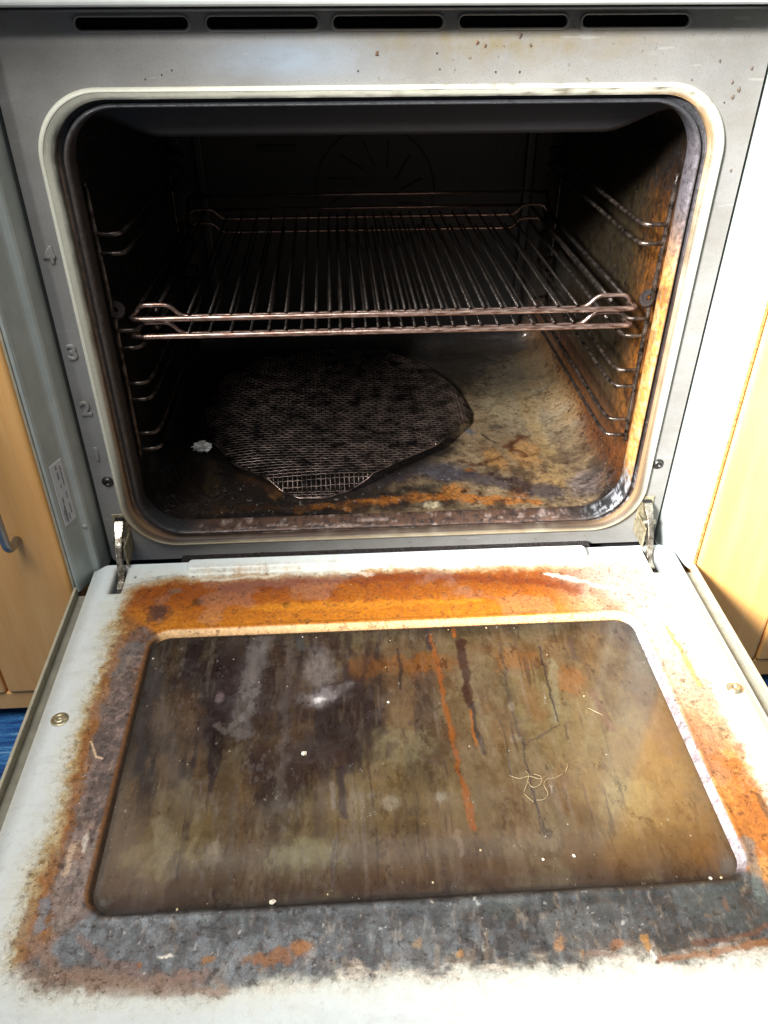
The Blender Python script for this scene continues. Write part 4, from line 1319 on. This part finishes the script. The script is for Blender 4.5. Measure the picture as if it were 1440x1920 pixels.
# ================================================================== two wire shelves stacked on level three
WX = [-.1737, -.1550, -.1367, -.1198, -.1032, -.0890, -.0748, -.0620, -.0501, -.0395, -.0285, -.0170, -.0065, .0041, .0152, .0263, .0374, .0486, .0607, .0734, .0861, .1012, .1169, .1326, .1524, .1702]


def shelf(z0, dx, y0):
    e = empty('wire_shelf', (dx, y0, z0))

    def T(name, pts, r, n=8, mat=M_WIRE, rad=.006):
        return tube(name, rounded(pts, rad, 4), r, mat, e, n)
    yr = .339
    e.rotation_euler.x = -.0275
    T('front_bar', [(-.2200, .014, .001), (-.2235, .000, 0), (-.2100, -.0012, 0), (.2100, -.0012, 0), (.2235, .000, 0), (.2200, .014, .001)], .0025, 10, M_BAR, .004)
    for yy in (.0052, yr):
        T('cross_wire', [(-.2205, yy, .001), (-.2150, yy, .0105), (-.1905, yy, .0105), (-.1800, yy, -.0005), (.1790, yy, -.0005), (.1890, yy, .0105), (.2150, yy, .0105), (.2205, yy, .001)], .0020, 8, M_BAR)
    for s in (-1, 1):
        T('side_wire', [(s * .2215, .004, .001), (s * .2205, yr - .012, .001), (s * .2180, yr + .004, .0250)], .0020)
        T('side_wire', [(s * .2010, .0025, .0062), (s * .2010, yr + .003, .0062)], .0019)
    T('back_bar', [(-.2180, yr + .004, .0250), (.2180, yr + .004, .0250)], .0019, 8, M_BAR)
    proto = None
    for xw in WX:
        if proto is None:
            proto = tube('wire', [(0, .0012, .0034), (0, yr + .003, .0034)], .0013, M_WIRE, e, 8)
            proto.location = (xw, 0, 0)
        else:
            w = proto.copy()
            COL.objects.link(w)
            w.parent = e
            w.location = (xw + rnd.uniform(-.0006, .0006), 0, 0)
    return e


tag(shelf(.2283, .0015, .031), 'upper of two stacked wire oven shelves, browned steel front bar', 'oven shelf', 'wire shelves')
tag(shelf(.2121, 0.0, .0315), 'lower of two stacked wire oven shelves, just under the other', 'oven shelf', 'wire shelves')

# ================================================================== mesh mat on the cavity floor
OUTL = np.array([(-.1239, .0761), (-.0892, .0508), (-.0615, .0492), (-.0161, .0698), (.0650, .1309), (.1110, .1962), (.1187, .2226), (.1050, .2700), (.0748, .3300), (.0216, .3850), (-.0690, .4020), (-.1432, .3850), (-.1900, .3300), (-.2080, .2500), (-.1930, .1641), (-.1603, .1047)])


def inside_scan(v, axis):
    """interval of the outline along a scan line"""
    hits = []
    m = len(OUTL)
    for i in range(m):
        a = OUTL[i]; b_ = OUTL[(i + 1) % m]
        if (a[axis] - v) * (b_[axis] - v) < 0:
            t = (v - a[axis]) / (b_[axis] - a[axis])
            hits.append(a[1 - axis] + t * (b_[1 - axis] - a[1 - axis]))
    return (min(hits), max(hits)) if len(hits) >= 2 else None


def mat_z(x_, y_):
    """gently humped sheet whose front and right corners are folded down"""
    z_ = .0345 + .0022 * math.sin(x_ * 23 + 1.0) * math.cos(y_ * 17)
    f = (y_ - .0735 - .02 * max(0, -.10 - x_)) / .024           # front fold
    if f < 0:
        z_ += .022 * max(f, -.75)
    g = (.098 - x_ + .10 * max(0, .19 - y_)) / .020              # right fold
    if g < 0:
        z_ += .011 * max(g, -1.1)
    ed = min(1.0, max(0.0, (math.hypot((x_ + .045) / .155, (y_ - .225) / .17) - .86) / .3))
    z_ -= .006 * ed
    return max(z_, .0212)


matt = empty('mesh_mat', (-.045, .225, .0205))
tag(matt, 'dark woven wire mesh mat with folded corners lying on the oven floor', 'mesh mat')
Bm = np.array((-.045, .225, .0205))
PIT = .0050
allv, allf = [], []
for axis in (0, 1):
    lo, hi = OUTL[:, axis].min(), OUTL[:, axis].max()
    k = 0
    v = lo + .002
    while v < hi:
        iv = inside_scan(v, axis)
        if iv and iv[1] - iv[0] > .006:
            i0 = math.ceil(iv[0] / PIT) - 1; i1 = math.floor(iv[1] / PIT) + 1
            pts = []
            for i in range(i0, i1 + 1):
                w = min(max(i * PIT, iv[0]), iv[1])
                px, py = (v, w) if axis == 0 else (w, v)
                wob = .00025 * math.sin(w * 60 + k)
                if axis == 0:
                    px += wob
                else:
                    py += wob
                zz_ = mat_z(px, py) + .00045 * (1 if (i + k + axis) % 2 else -1)
                pts.append((px - Bm[0], py - Bm[1], zz_ - Bm[2]))
            if len(pts) > 2:
                tv, tf = tube_data(pts, .00066, 4)
                b0 = len(allv)
                allv += tv
                allf += [tuple(q + b0 for q in f) for f in tf]
        v += PIT
        k += 1
mesh_obj('woven_wires', allv, allf, M_MESHM, matt)
rim = []
for i in range(len(OUTL)):
    a = OUTL[i]; b_ = OUTL[(i + 1) % len(OUTL)]
    m = max(2, int(np.linalg.norm(b_ - a) / .006))
    for k in range(m):
        q = a + (b_ - a) * k / m
        rim.append((q[0] - Bm[0], q[1] - Bm[1], mat_z(q[0], q[1]) - Bm[2]))
tube('hem_wire', rim, .0010, M_MESHM, matt, 6, True)


# ================================================================== small loose things
def crumb(name, loc, r, mat, seed, sq=.6):
    q = random.Random(seed)
    bm = bmesh.new()
    bmesh.ops.create_icosphere(bm, subdivisions=2, radius=1.0)
    for v in bm.verts:
        v.co = v.co * q.uniform(.65, 1.15)
        v.co.z *= sq
    bmesh.ops.scale(bm, vec=(r, r * q.uniform(.7, 1.1), r), verts=bm.verts)
    o = bm_obj(name, bm, mat, None, False)
    o.location = (loc[0], loc[1], loc[2] + r * sq * .75)
    return o


GZ = -.0046
big = [((-.0789, -.2553), .0021, 'pale crumb in the middle of the left half of the glass'),
       ((-.0965, -.3704), .0024, 'largest pale crumb, lying by the near edge of the glass'),
       ((-.2098, -.1485), .0012, 'tiny white crumb at the far left edge of the glass'),
       ((-.0121, -.2088), .0012, 'tiny crumb near the middle of the glass, left of orange drip'),
       ((.0827, -.3511), .0010, 'tiny crumb near the front edge of the glass, right of centre'),
       ((.1039, -.3500), .0014, 'flat pale crumb toward the near right of the glass'),
       ((.1897, -.3710), .0013, 'pale crumb in the near right corner of the glass')]
for i, ((cx, cy), r, lab_) in enumerate(big):
    tag(crumb('crumb', (cx, cy, GZ), r, M_CRUMB, 40 + i), lab_, 'crumb', 'crumbs on the glass')
for i in range(24):
    cx = rnd.uniform(-.205, .205)
    cy = rnd.choice([rnd.uniform(-.372, -.362), rnd.uniform(-.37, -.128), -.1268 - rnd.random() * .003])
    tag(crumb('crumb', (cx, cy, GZ), rnd.choice([.0004, .0004, .0006, .0009]), rnd.choice([M_CRUMB, M_HAIR, M_GRIME]), 80 + i), 'tiny speck-sized crumb scattered on the brown glass', 'crumb', 'specks on the glass')

qf = random.Random(5)
bm = bmesh.new()
bmesh.ops.create_icosphere(bm, subdivisions=3, radius=1.0)
for v in bm.verts:
    v.co = v.co * qf.choice([.35, .55, .8, 1.0, 1.15])
    v.co = Vector((v.co.x * .0115 + qf.uniform(-.0015, .0015), v.co.y * .0085, v.co.z * .0058))
foil = bm_obj('foil_scrap', bm, M_FOIL, None, False)
foil.location = (-.2010, .1540, .0255)
tag(foil, 'crumpled silver foil scrap on the dark oven floor', 'foil scrap')

# tangle of hair on the glass
hair = empty('hair_tangle', (.092, -.290, GZ))
tag(hair, 'curled pale hair tangle lying on the brown glass', 'hair')
HB = Vector((.092, -.290, GZ))


def strand(pts, r=.00013):
    P = [Vector((a, b_, GZ + h)) - HB for a, b_, h in pts]
    # catmull-rom
    out = []
    for i in range(len(P) - 1):
        p0 = P[max(0, i - 1)]; p1 = P[i]; p2 = P[i + 1]; p3 = P[min(len(P) - 1, i + 2)]
        for k in range(6):
            t = k / 6
            out.append(.5 * ((2 * p1) + (p2 - p0) * t + (2 * p0 - 5 * p1 + 4 * p2 - p3) * t * t + (3 * p1 - p0 - 3 * p2 + p3) * t ** 3))
    out.append(P[-1])
    tube('strand', out, r, M_HAIR, hair, 5)


strand([(.0724, -.2843, .0008), (.0790, -.2880, .002), (.0860, -.2872, .003), (.0935, -.2900, .003), (.0990, -.2870, .002)])
strand([(.0850, -.2810, .001), (.0862, -.2860, .003), (.0835, -.2930, .003), (.0805, -.2985, .001)])
strand([(.0905, -.2850, .002), (.0945, -.2890, .004), (.0930, -.2945, .003), (.0870, -.2960, .002), (.0850, -.2915, .002)])
strand([(.0880, -.3060, .0008), (.0930, -.3065, .002), (.0970, -.3020, .002), (.0955, -.2955, .003), (.0985, -.2900, .002), (.1060, -.2880, .001), (.1119, -.2852, .0008)])
strand([(.0800, -.3000, .0008), (.0825, -.3050, .002), (.0855, -.3075, .001)])
strand([(.1145, -.2835, .0008), (.1165, -.2800, .002), (.1175, -.2760, .0008)])
h2 = empty('loose_hair', (.1514, -.2284, GZ))
tag(h2, 'single straight pale hair on the right side of the glass', 'hair')
tube('strand', [(-.004, .004, .0006), (.0, .0, .0012), (.006, -.004, .0006)], .00024, M_HAIR, h2, 5)
